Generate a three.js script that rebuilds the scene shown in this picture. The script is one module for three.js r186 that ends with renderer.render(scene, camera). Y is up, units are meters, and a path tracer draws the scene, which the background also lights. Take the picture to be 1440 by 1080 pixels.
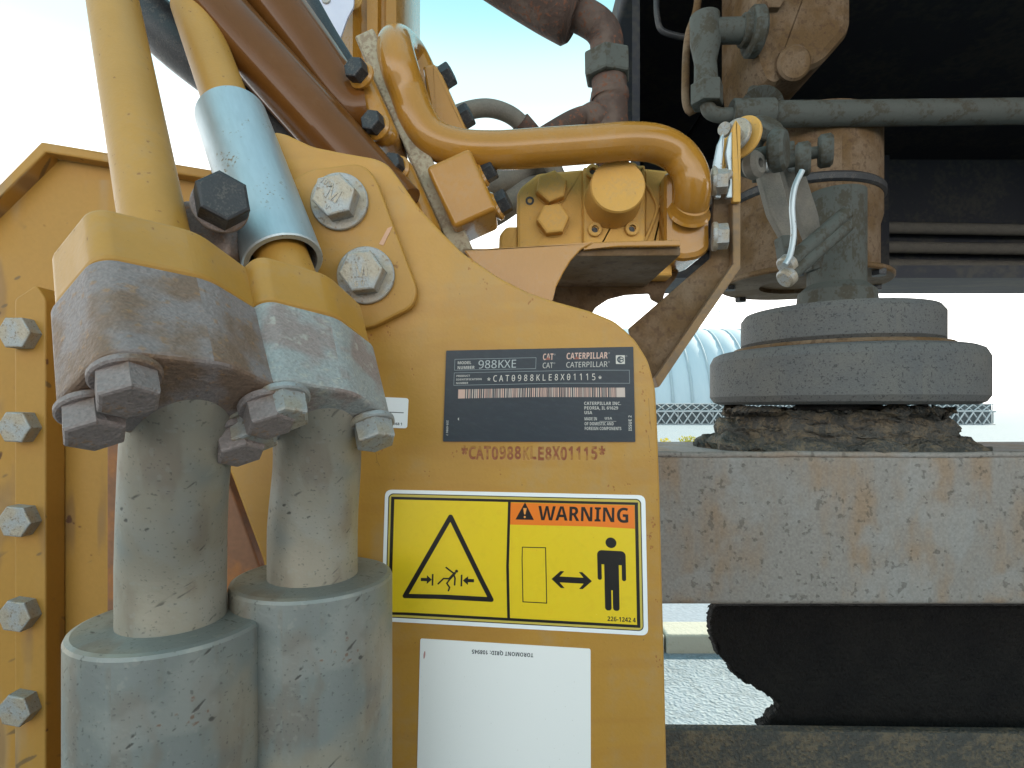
import * as THREE from 'three';
import { mergeGeometries, toCreasedNormals, mergeVertices } from 'three/addons/utils/BufferGeometryUtils.js';
import { TextGeometry } from 'three/addons/geometries/TextGeometry.js';
import { FontLoader } from 'three/addons/loaders/FontLoader.js';
import { MarchingCubes } from 'three/addons/objects/MarchingCubes.js';
import { RoundedBoxGeometry } from 'three/addons/geometries/RoundedBoxGeometry.js';

// ---------------------------------------------------------------- camera, sky, sun, exposure
const F = 800, CX = 720, CY = 573, EYE = 1.6;          // focal length in photo pixels, horizon row, eye height
const scene = new THREE.Scene();
const camera = new THREE.PerspectiveCamera(2 * Math.atan(CY / F) * 180 / Math.PI, 4 / 3, 0.02, 600);
camera.position.set(0, EYE, 0);
camera.lookAt(0, EYE, -1);
camera.setViewOffset(CY * 2 * 4 / 3, CY * 2, (CY * 2 * 4 / 3 - 1440) / 2, 0, 1440, 1080);
camera.updateProjectionMatrix();
const renderer = new THREE.WebGLRenderer({ antialias: true });
renderer.setSize(1024, 768);
renderer.toneMapping = THREE.LinearToneMapping;
renderer.toneMappingExposure = 3.4;
renderer.shadowMap.enabled = true;

{
  const W = 512, H = 256, data = new Float32Array(W * H * 4);
  const stops = [[-90, .25, .25, .25], [-1, .9, .9, .9], [0, 1.16, 1.12, 1.06], [12, 1.10, 1.08, 1.04], [20, .62, .65, .65], [29, .275, .37, .385], [36, .143, .285, .315], [90, .125, .235, .295]];
  for (let j = 0; j < H; j++) {
    const el = ((j + .5) / H - .5) * 180;                // row 0 is the bottom
    let k = 0; while (k < stops.length - 2 && el > stops[k + 1][0]) k++;
    const a = stops[k], b = stops[k + 1], t = Math.min(1, Math.max(0, (el - a[0]) / (b[0] - a[0]))), s = t * t * (3 - 2 * t);
    for (let i = 0; i < W; i++) {
      const o = (j * W + i) * 4;
      for (let c = 0; c < 3; c++) data[o + c] = a[c + 1] + (b[c + 1] - a[c + 1]) * s;
      data[o + 3] = 1;
    }
  }
  const sky = new THREE.DataTexture(data, W, H, THREE.RGBAFormat, THREE.FloatType);
  sky.mapping = THREE.EquirectangularReflectionMapping; sky.magFilter = THREE.LinearFilter; sky.needsUpdate = true;
  scene.background = sky; scene.environment = sky;
}
const sun = new THREE.DirectionalLight(0xfff2dd, 2.7);
sun.position.set(12, 10.4, -8.4);
sun.castShadow = true; sun.shadow.mapSize.set(2048, 2048);
Object.assign(sun.shadow.camera, { left: -6, right: 6, top: 6, bottom: -6, near: .5, far: 60 });
scene.add(sun, sun.target);

// ---------------------------------------------------------------- helpers
const V = (x, y, z) => new THREE.Vector3(x, y, z);
const P = (px, py, d) => V((px - CX) / F * d, EYE - (py - CY) / F * d, -d);   // a photo pixel at a depth in metres
const PX = (n, d) => n / F * d;
let seed = 7;
const rnd = () => { seed = (seed * 1664525 + 1013904223) >>> 0; return seed / 4294967296; };
const RR = (a, b) => a + (b - a) * rnd();
const used = {};
const numbered = (n) => { const k = used[n] = (used[n] ?? -1) + 1; return k ? `${n}_${String(k).padStart(3, '0')}` : n; };
function fin(o, name, parent) { o.name = parent === scene ? numbered(name) : name; o.castShadow = o.receiveShadow = true; parent.add(o); return o; }
function mesh(name, geo, mat, parent = scene) { return fin(new THREE.Mesh(Array.isArray(geo) ? merge(geo) : geo, mat), name, parent); }
function group(name, label, category, g, parent = scene) { const o = fin(new THREE.Group(), name, parent); return tag(o, label, category, g); }
function tag(o, label, category, g) { Object.assign(o.userData, { label, category }); if (g) o.userData.group = g; return o; }
function merge(list) {
  return mergeGeometries(list.map((g) => { const h = g.index ? g.toNonIndexed() : g.clone(); for (const k of Object.keys(h.attributes)) if (!['position', 'normal', 'uv'].includes(k)) h.deleteAttribute(k); return h; }));
}
function metres(geo) {                                   // uv in metres from the face that each triangle lies closest to
  const g = geo.index ? geo.toNonIndexed() : geo, p = g.attributes.position, uv = new Float32Array(p.count * 2), a = V(), b = V(), c = V();
  for (let i = 0; i < p.count; i += 3) {
    a.fromBufferAttribute(p, i); b.fromBufferAttribute(p, i + 1); c.fromBufferAttribute(p, i + 2);
    const n = b.clone().sub(a).cross(c.clone().sub(a)), x = Math.abs(n.x), y = Math.abs(n.y), z = Math.abs(n.z);
    [a, b, c].forEach((q, k) => { const [s, t] = z >= x && z >= y ? [q.x, q.y] : x >= y ? [q.z, q.y] : [q.x, q.z]; uv[(i + k) * 2] = s; uv[(i + k) * 2 + 1] = t; });
  }
  g.setAttribute('uv', new THREE.BufferAttribute(uv, 2));
  return g;
}
const quatY = (dir) => new THREE.Quaternion().setFromUnitVectors(V(0, 1, 0), dir.clone().normalize());
function along(geo, p, dir, spin = 0) { const m = new THREE.Matrix4().compose(p, quatY(dir).multiply(new THREE.Quaternion().setFromAxisAngle(V(0, 1, 0), spin)), V(1, 1, 1)); return geo.clone().applyMatrix4(m); }
function lathe(profile, seg = 48) {
  const R = Math.max(...profile.map((q) => q[0])); 
  let area = 0; for (let i = 0; i < profile.length; i++) { const [a, b] = profile[i], [c, d] = profile[(i + 1) % profile.length]; area += a * d - c * b; }
  if (area < 0) profile = [...profile].reverse();        // so that the faces look outwards
  const rings = []; for (let i = 1; i < profile.length; i++) rings.push(new THREE.LatheGeometry([profile[i - 1], profile[i]].map(([r, y]) => new THREE.Vector2(r, y)), seg));
  const g = merge(rings); g.normalizeNormals(); const uv = g.attributes.uv;   // each band keeps its own smooth normals
  const nn = g.attributes.normal, pp = g.attributes.position;
  for (let i = 0; i < uv.count; i++) Math.abs(nn.getY(i)) > .75 ? uv.setXY(i, pp.getX(i), pp.getZ(i)) : uv.setXY(i, uv.getX(i) * 6.283 * R, pp.getY(i));
  return g;
}
function puck(r, h, b = .001, seg = 48) { return lathe([[0, 0], [r - b, 0], [r, b], [r, h - b], [r - b, h], [0, h]], seg); }
function ring(r, ri, h, b = .001, seg = 48) { return lathe([[ri, 0], [r - b, 0], [r, b], [r, h - b], [r - b, h], [ri, h], [ri, 0]], seg); }
function hex(af, h, b = .0012) {                         // a hexagon head, its chamfered face up
  const R = af / Math.sqrt(3), s = new THREE.Shape();
  for (let i = 0; i < 6; i++) s[i ? 'lineTo' : 'moveTo'](Math.cos(i * Math.PI / 3) * (R - b), Math.sin(i * Math.PI / 3) * (R - b));
  return new THREE.ExtrudeGeometry(s, { depth: h - b, bevelThickness: b, bevelSize: b, bevelSegments: 2, curveSegments: 4 }).translate(0, 0, 0).rotateX(-Math.PI / 2);
}
function roundPts(pts, r) {                              // corners rounded with radius r (or the point's own third entry)
  const out = [], n = pts.length;
  for (let i = 0; i < n; i++) {
    const [x, y, rr] = pts[i], a = pts[(i + n - 1) % n], b = pts[(i + 1) % n], rad = rr ?? r;
    const la = Math.hypot(a[0] - x, a[1] - y), lb = Math.hypot(b[0] - x, b[1] - y), k = Math.min(rad, la * .45, lb * .45);
    if (k < 1e-6) { out.push([x, y]); continue; }
    const p0 = [x + (a[0] - x) / la * k, y + (a[1] - y) / la * k], p2 = [x + (b[0] - x) / lb * k, y + (b[1] - y) / lb * k];
    for (let t = 0; t <= 1.001; t += 1 / 6) out.push([(1 - t) ** 2 * p0[0] + 2 * t * (1 - t) * x + t * t * p2[0], (1 - t) ** 2 * p0[1] + 2 * t * (1 - t) * y + t * t * p2[1]]);
  }
  return out;
}
function slab(pts, d, thick, { r = 0, bevel = .0015, holes = [] } = {}) {   // outline in photo pixels on the plane at depth d, going back by thick
  const w = roundPts(pts, r).map(([x, y]) => { const q = P(x, y, d); return new THREE.Vector2(q.x, q.y); });
  const s = new THREE.Shape(w);
  for (const [x, y, hr] of holes) { const q = P(x, y, d), h = new THREE.Path(); h.absarc(q.x, q.y, PX(hr, d), 0, Math.PI * 2, true); s.holes.push(h); }
  const g = new THREE.ExtrudeGeometry(s, { depth: thick - 2 * bevel, bevelEnabled: bevel > 0, bevelThickness: bevel, bevelSize: bevel, bevelOffset: -bevel, bevelSegments: 2, curveSegments: 24 });
  return metres(g.translate(0, 0, -d - thick + bevel));
}
function sweep(pts, r, { n = 60, seg = 28, flat = false, cap = true } = {}) {   // a round bar along points; each may carry its own radius in w
  const curve = new THREE.CatmullRomCurve3(pts.map((q) => q.p ?? q), false, flat ? 'catmullrom' : 'centripetal', flat ? 0 : .5);
  const rad = pts.map((q) => q.r ?? r), fr = curve.computeFrenetFrames(n), pos = [], uv = [], idx = [], L = curve.getLength();
  const c = V();
  for (let i = 0; i <= n; i++) {
    const t = curve.getUtoTmapping(i / n), k = Math.min(pts.length - 2, Math.floor(t * (pts.length - 1))), f = t * (pts.length - 1) - k;
    const R = rad[k] + (rad[k + 1] - rad[k]) * f;
    curve.getPoint(t, c);
    for (let j = 0; j <= seg; j++) {
      const a = j / seg * Math.PI * 2, q = c.clone().addScaledVector(fr.normals[i], Math.cos(a) * R).addScaledVector(fr.binormals[i], Math.sin(a) * R);
      pos.push(q.x, q.y, q.z); uv.push(a * R, i / n * L);
      if (i < n && j < seg) { const o = i * (seg + 1) + j; idx.push(o, o + 1, o + seg + 1, o + 1, o + seg + 2, o + seg + 1); }
    }
  }
  if (cap) for (const i of [0, n]) {
    const o = pos.length / 3, t = curve.getUtoTmapping(i / n); curve.getPoint(t, c); pos.push(c.x, c.y, c.z); uv.push(0, 0);
    for (let j = 0; j <= seg; j++) { const s = (i * (seg + 1) + j) * 3; pos.push(pos[s], pos[s + 1], pos[s + 2]); uv.push(Math.cos(j) * r || 0, Math.sin(j) * r || 0); }
    for (let j = 0; j < seg; j++) i ? idx.push(o, o + 1 + j, o + 2 + j) : idx.push(o, o + 2 + j, o + 1 + j);
  }
  const g = new THREE.BufferGeometry();
  g.setAttribute('position', new THREE.Float32BufferAttribute(pos, 3)); g.setAttribute('uv', new THREE.Float32BufferAttribute(uv, 2)); g.setIndex(idx); g.computeVertexNormals();
  return g.toNonIndexed();
}
const bar = (a, b, r, seg = 20) => sweep([a, b], r, { n: 1, seg, flat: true });
function box(w, h, d, r = .003) { return metres(new RoundedBoxGeometry(w, h, d, 2, Math.min(r, w * .45, h * .45, d * .45))); }
function boxAt(x0, x1, y0, y1, z0, z1, r = .003) { return metres(new RoundedBoxGeometry(x1 - x0, y1 - y0, z1 - z0, 2, r).translate((x0 + x1) / 2, (y0 + y1) / 2, (z0 + z1) / 2)); }

// tileable value noise
const LAT = new Float32Array(65536); { let s = 99; for (let i = 0; i < 65536; i++) { s = (s * 1664525 + 1013904223) >>> 0; LAT[i] = s / 4294967296; } }
function vn(x, y, per, sd) {
  const xf = Math.floor(x), yf = Math.floor(y), fx = x - xf, fy = y - yf, sx = fx * fx * (3 - 2 * fx), sy = fy * fy * (3 - 2 * fy);
  let i0 = xf % per, j0 = yf % per; if (i0 < 0) i0 += per; if (j0 < 0) j0 += per;
  const i1 = i0 + 1 === per ? 0 : i0 + 1, j1 = j0 + 1 === per ? 0 : j0 + 1, q = sd * 40503, A = i0 * 131 + q, B = i1 * 131 + q, C = j0 * 7919, D = j1 * 7919;
  const a = LAT[(A + C) & 65535], b = LAT[(B + C) & 65535], c = LAT[(A + D) & 65535], d = LAT[(B + D) & 65535];
  return a + (b - a) * sx + (c - a) * sy + (a - b - c + d) * sx * sy;
}
function fbm(u, v, per, sd, oct = 4) { let s = 0, a = .5, t = 0; for (let o = 0; o < oct; o++) { s += a * vn(u * per, v * per, per, sd + o); t += a; a *= .55; per *= 2; } return s / t; }
const smooth = (a, b, x) => { const t = Math.min(1, Math.max(0, (x - a) / (b - a))); return t * t * (3 - 2 * t); };
const mix = (a, b, t) => a.map((q, i) => q + (b[i] - q) * t);
const enc = (x) => { x = Math.min(1, Math.max(0, x)); return 255 * (x <= .0031308 ? 12.92 * x : 1.055 * x ** (1 / 2.4) - .055); };
function tex(N, size, fn) {                              // size in metres; fn(u, v) gives linear [r, g, b, roughness, height]
  const col = new Uint8Array(N * N * 4), ro = new Uint8Array(N * N * 4), bu = new Uint8Array(N * N * 4);
  for (let j = 0; j < N; j++) for (let i = 0; i < N; i++) {
    const q = fn((i + .5) / N, (j + .5) / N), o = (j * N + i) * 4;
    for (let c = 0; c < 3; c++) { col[o + c] = enc(q[c]); ro[o + c] = 255 * (q[3] ?? .5); bu[o + c] = 255 * Math.min(1, Math.max(0, q[4] ?? .5)); }
    col[o + 3] = ro[o + 3] = bu[o + 3] = 255;
  }
  const mk = (data, srgb) => { const t = new THREE.DataTexture(data, N, N); t.wrapS = t.wrapT = THREE.RepeatWrapping; t.magFilter = THREE.LinearFilter; t.minFilter = THREE.LinearMipmapLinearFilter; t.generateMipmaps = true; t.repeat.set(1 / size, 1 / size); if (srgb) t.colorSpace = THREE.SRGBColorSpace; t.needsUpdate = true; return t; };
  return { map: mk(col, true), roughnessMap: mk(ro), bumpMap: mk(bu) };
}
const std = (t, o = {}) => new THREE.MeshPhysicalMaterial({ ...t, roughness: 1, metalness: 0, bumpScale: .0004, ...o });

// ---------------------------------------------------------------- materials
const YEL = [.42, .215, .036];
const paintFn = (base, dustAmt, rustAmt, rough) => (u, v) => {
  const n = fbm(u, v, 6, 1), f = fbm(u, v, 60, 9, 3), s = fbm(u, v * .25, 40, 17, 3), g = fbm(u, v, 160, 23, 2);
  let c = base.map((q) => q * (.90 + .2 * n) * (.97 + .06 * g));
  const dust = dustAmt * smooth(.48, .72, .6 * n + .4 * f);
  c = mix(c, base.map((q, i) => .6 * q + [.13, .11, .085][i]), dust);
  const fleck = smooth(.80, .86, f) * rustAmt; c = mix(c, [.16, .05, .02], fleck);
  const speck = smooth(.9, .94, g) * .4; c = mix(c, [.06, .045, .03], speck);
  return [...c, rough + .25 * dust + .12 * (s - .5) + .2 * fleck, .5 + .25 * (n - .5) + .2 * (g - .5) - .3 * fleck];
};
const paintT = tex(512, .22, paintFn(YEL, .35, .6, .5));
const M = {
  paint: std(paintT),
  gloss: std(tex(512, .2, paintFn([.13, .048, .010], .06, .08, .3)), { clearcoat: .4, clearcoatRoughness: .03, specularIntensity: .15, bumpScale: .00015 }),  // yellow paint darkened to brown; dark reflections are put into the colour
  handle: std(tex(512, .2, paintFn([.38, .175, .025], .3, .12, .28)), { clearcoat: .7, clearcoatRoughness: .08, specularIntensity: .3, bumpScale: .0002 }),
  dusty: std(tex(512, .15, paintFn([.58, .32, .07], .5, .25, .68)), { bumpScale: .0005 }),
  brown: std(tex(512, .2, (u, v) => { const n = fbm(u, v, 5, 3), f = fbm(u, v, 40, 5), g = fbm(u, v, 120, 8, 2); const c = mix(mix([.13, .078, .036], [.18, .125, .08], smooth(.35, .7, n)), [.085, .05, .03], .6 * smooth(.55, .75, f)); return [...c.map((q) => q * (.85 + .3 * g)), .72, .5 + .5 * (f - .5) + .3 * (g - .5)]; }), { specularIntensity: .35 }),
  tan: std(tex(256, .2, (u, v) => { const n = fbm(u, v, 6, 31), f = fbm(u, v, 40, 32); return [...mix([.27, .175, .095], [.21, .15, .10], smooth(.4, .65, .5 * n + .5 * f)), .7, .5 + .4 * (f - .5)]; }), { specularIntensity: .35 }),
  shadebrown: std(tex(512, .3, (u, v) => { const n = fbm(u, v, 4, 41), f = fbm(u, v, 30, 42), g = fbm(u, v, 120, 43, 2); return [...mix([.34, .13, .035], [.22, .10, .05], smooth(.4, .62, n * .6 + f * .4)).map((q) => q * (.88 + .24 * g)), .62, .5 + .4 * (f - .5)]; })),
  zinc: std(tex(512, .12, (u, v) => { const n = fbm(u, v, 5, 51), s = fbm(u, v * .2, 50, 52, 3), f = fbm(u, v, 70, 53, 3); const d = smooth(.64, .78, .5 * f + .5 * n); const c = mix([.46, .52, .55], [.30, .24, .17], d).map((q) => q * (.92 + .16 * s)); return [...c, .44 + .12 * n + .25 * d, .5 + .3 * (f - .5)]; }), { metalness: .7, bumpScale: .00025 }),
  tube: std(tex(704, .3, (u, v) => { const n = fbm(u, v, 5, 61), s = fbm(u, v * .35, 22, 62), f = fbm(u, v, 90, 63, 3), g = fbm(u, v, 230, 64, 2), w = fbm(u * .6 + v * .5, v * 2 - u * 1.5, 48, 66, 2), q = fbm(u, v, 9, 67); let c = mix([.235, .25, .235], [.33, .295, .235], smooth(.4, .6, n)); c = mix(c, [.22, .165, .125], smooth(.5, .7, s) * .45); c = mix(c, [.36, .35, .32], smooth(.55, .7, q) * .4); c = mix(c, [.055, .05, .045], smooth(.80, .86, w) * smooth(.45, .6, q) * .8); c = mix(c, [.05, .05, .045], smooth(.78, .84, g) * .5); c = mix(c, [.34, .33, .29], smooth(.7, .78, f) * .35); c = mix(c, [.20, .09, .05], smooth(.76, .8, .5 * f + .5 * q) * .7); return [...c, .42 + .22 * n, .5 + .25 * (f - .5) + .2 * (g - .5) - .4 * smooth(.80, .86, w) * smooth(.45, .6, q)]; }), { metalness: .4, bumpScale: .0004 }),
  grime: std(tex(704, .6, (u, v) => { const n = fbm(u, v, 5, 251), s = fbm(u * 1, v * .15, 40, 252, 3), f = fbm(u, v, 60, 253, 3), g = fbm(u, v, 220, 254, 2), q = fbm(u, v, 12, 255), w = fbm(u * .7 + v * .3, v * 2 - u, 40, 256, 2); let c = [.42, .215, .036].map((a) => a * (.9 + .2 * n) * (.96 + .08 * g)); c = mix(c, [.36, .27, .17], .55 * smooth(.5, .72, .5 * n + .5 * s)); c = mix(c, [.20, .10, .035], .5 * smooth(.6, .78, s) * smooth(.4, .6, q)); const ch = smooth(.73, .76, .6 * f + .4 * q); c = mix(c, [.11, .045, .025], ch * .9); c = mix(c, [.10, .07, .04], smooth(.80, .86, w) * smooth(.45, .6, q) * .7); return [...c, .5 + .2 * n + .25 * ch, .5 + .3 * (n - .5) - .4 * ch + .15 * (g - .5)]; }), { bumpScale: .0007 }),
  steel: std(tex(512, .08, (u, v) => { const n = fbm(u, v, 5, 71), f = fbm(u, v, 40, 72, 3), g = fbm(u, v, 120, 73, 2); let c = mix([.34, .35, .35], [.38, .33, .26], smooth(.4, .65, n)); c = mix(c, [.22, .16, .11], smooth(.62, .76, f) * .7); return [...c.map((q) => q * (.85 + .3 * g)), .5 + .15 * f, .5 + .5 * (f - .5) + .3 * (g - .5)]; }), { metalness: .35, bumpScale: .0005 }),
  cast: std(tex(512, .09, (u, v) => { const n = fbm(u, v, 4, 81), f = fbm(u, v, 30, 82, 4), g = fbm(u, v, 100, 83, 2); let c = mix([.33, .34, .33], [.30, .24, .22], smooth(.42, .62, n)); c = mix(c, [.45, .42, .36], smooth(.6, .8, f) * .6); return [...c.map((q) => q * (.8 + .4 * g)), .62, .5 + .7 * (f - .5) + .4 * (g - .5)]; }), { metalness: .2, bumpScale: .0008 }),
  rustcast: std(tex(512, .09, (u, v) => { const n = fbm(u, v, 4, 91), f = fbm(u, v, 30, 92, 4), g = fbm(u, v, 100, 93, 2); let c = mix([.24, .20, .19], [.20, .13, .09], smooth(.4, .62, n)); c = mix(c, [.30, .17, .08], smooth(.62, .8, f) * .6); return [...c.map((q) => q * (.8 + .4 * g)), .68, .5 + .7 * (f - .5) + .4 * (g - .5)]; }), { metalness: .1, bumpScale: .0008 }),
  black: std(tex(256, .05, (u, v) => { const n = fbm(u, v, 8, 101), g = fbm(u, v, 60, 102, 2); const c = mix([.022, .024, .028], [.07, .065, .06], smooth(.5, .75, .5 * n + .5 * g)); return [...c, .42 + .2 * n, .5 + .4 * (g - .5)]; })),
  beige: std(tex(512, .1, (u, v) => { const n = fbm(u, v, 6, 111), f = fbm(u, v, 50, 112, 3); const c = mix([.36, .31, .22], [.25, .19, .13], smooth(.45, .65, .5 * n + .5 * f)); return [...c, .8, .5 + .7 * (f - .5)]; }), { bumpScale: .0008 }),
  rust: std(tex(512, .12, (u, v) => { const n = fbm(u, v, 5, 121), f = fbm(u, v, 40, 122, 4); const c = mix(mix([.075, .05, .042], [.12, .085, .07], smooth(.4, .65, n)), [.15, .065, .04], smooth(.58, .75, f)); return [...c, .8, .5 + .8 * (f - .5)]; }), { specularIntensity: .35, bumpScale: .0009 }),
  hose: std(tex(256, .06, (u, v) => { const n = fbm(u, v, 5, 131), g = fbm(u, v, 50, 132, 3); return [...mix([.13, .125, .115], [.20, .18, .15], n).map((q) => q * (.85 + .3 * g)), .8, .5 + .5 * (g - .5)]; }), { specularIntensity: .35 }),
  greyfit: std(tex(512, .12, (u, v) => { const n = fbm(u, v, 6, 141), f = fbm(u, v, 40, 142, 3); return [...mix([.09, .096, .088], [.066, .06, .046], smooth(.45, .65, .6 * n + .4 * f)), .7, .5 + .6 * (f - .5)]; }), { specularIntensity: .35, bumpScale: .0006 }),
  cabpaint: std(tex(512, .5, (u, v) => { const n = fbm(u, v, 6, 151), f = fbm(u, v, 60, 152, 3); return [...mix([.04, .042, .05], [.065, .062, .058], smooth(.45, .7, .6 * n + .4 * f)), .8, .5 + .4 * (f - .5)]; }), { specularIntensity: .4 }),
  rubber: std(tex(512, .12, (u, v) => { const n = fbm(u, v, 5, 161), f = fbm(u, v, 60, 162, 3), g = fbm(u, v, 128, 163, 2); let c = mix([.105, .11, .115], [.145, .14, .13], n); c = mix(c, [.03, .03, .032], smooth(.66, .74, f) * .6); return [...c.map((q) => q * (.85 + .3 * g)), .78, .5 + .5 * (f - .5) + .3 * (g - .5)]; }), { specularIntensity: .35, bumpScale: .0006 }),
  beam: std(tex(768, .34, (u, v) => { const n = fbm(u, v, 4, 171), s = fbm(u, v * .3, 16, 172, 4), f = fbm(u, v, 50, 173, 4), g = fbm(u, v, 170, 174, 2); let c = mix([.25, .23, .21], [.27, .195, .135], smooth(.45, .72, .5 * n + .5 * s)); c = mix(c, [.28, .275, .265], smooth(.5, .7, fbm(u, v, 7, 178)) * .6); c = mix(c, [.07, .06, .05], smooth(.68, .75, f) * .5); return [...c.map((q) => q * (.82 + .36 * g)), .8, .5 + .9 * (n - .5) * .3 - .4 * smooth(.68, .75, f) + .3 * (g - .5)]; }), { bumpScale: .001 }),
  mud: std(tex(512, .12, (u, v) => { const n = fbm(u, v, 6, 181), f = fbm(u, v, 40, 182, 4); return [...mix([.085, .085, .08], [.17, .14, .10], smooth(.42, .68, .6 * n + .4 * f)), .92, .5 + (f - .5)]; }), { specularIntensity: .35, bumpScale: .004 }),
  nearblack: std(tex(512, .2, (u, v) => { const n = fbm(u, v, 8, 191), f = fbm(u, v, 50, 192, 4); return [...mix([.007, .007, .008], [.016, .015, .014], n), .85, .5 + (f - .5)]; }), { specularIntensity: .35, bumpScale: .004 }),
  gravel: std(tex(640, 3, (u, v) => { const n = fbm(u, v, 5, 201), f = fbm(u, v, 60, 202, 4), g = fbm(u, v, 220, 203, 2); let c = mix([.17, .225, .27], [.205, .25, .28], n); c = mix(c, [.135, .17, .19], smooth(.5, .68, f) * .6); c = mix(c, [.30, .36, .385], smooth(.66, .8, g) * .6); return [...c, .9, .5 + (g - .5)]; }), { bumpScale: .012 }),
  asphalt: std(tex(512, 4, (u, v) => { const n = fbm(u, v, 5, 211), g = fbm(u, v, 220, 213, 2); return [...mix([.18, .225, .275], [.215, .255, .30], n).map((q) => q * (.85 + .3 * g)), .85, .5 + (g - .5)]; }), { bumpScale: .004 }),
  concrete: std(tex(512, 1, (u, v) => { const n = fbm(u, v, 5, 221), f = fbm(u, v, 60, 222, 4); return [...mix([.33, .34, .29], [.26, .27, .20], smooth(.45, .7, .6 * n + .4 * f)), .9, .5 + (f - .5)]; }), { bumpScale: .004 }),
  membrane: std(tex(512, 6, (u, v) => { const n = fbm(u, v, 5, 231), f = fbm(u, v * .3, 30, 232, 3); return [...mix([.31, .41, .47], [.36, .45, .50], .5 * n + .5 * f), .7, .5]; })),
  membraneRib: std(tex(256, 3, (u, v) => { const n = fbm(u, v, 5, 233); return [...mix([.24, .32, .36], [.28, .36, .40], n), .7, .5]; })),
  galv: std({}, { color: new THREE.Color().setRGB(.34, .38, .40), roughness: .6, metalness: .3 }),
  darkmesh: std({}, { color: new THREE.Color().setRGB(.07, .09, .1), roughness: .7 }),
  lavender: std(tex(256, .1, (u, v) => { const n = fbm(u, v, 8, 241); return [...mix([.50, .53, .66], [.58, .60, .70], n), .5, .5]; })),
};
const sRGB = (hex, o = {}) => new THREE.MeshStandardMaterial({ color: new THREE.Color(hex), roughness: .5, ...o });
const font = await new FontLoader().loadAsync('fonts/droid/droid_sans_bold.typeface.json');

// ---------------------------------------------------------------- the ground, kerb and road
{
  const g = new THREE.PlaneGeometry(700, 700, 1, 1).rotateX(-Math.PI / 2);
  mesh('ground', metres(g), M.gravel).userData.kind = 'structure';
  const road = new THREE.PlaneGeometry(120, 9).rotateX(-Math.PI / 2).translate(10, .004, -3.95 - 4.5);
  mesh('road', metres(road), M.asphalt).userData.kind = 'structure';
  const kerb = new THREE.Group(); kerb.userData.kind = 'structure'; fin(kerb, 'kerb', scene);
  for (let i = -7; i < 10; i++) mesh('kerb_stone', box(1.19, .2, .24, .02).translate(i * 1.2 + .4, .022, -3.82), M.concrete, kerb);
}

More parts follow.
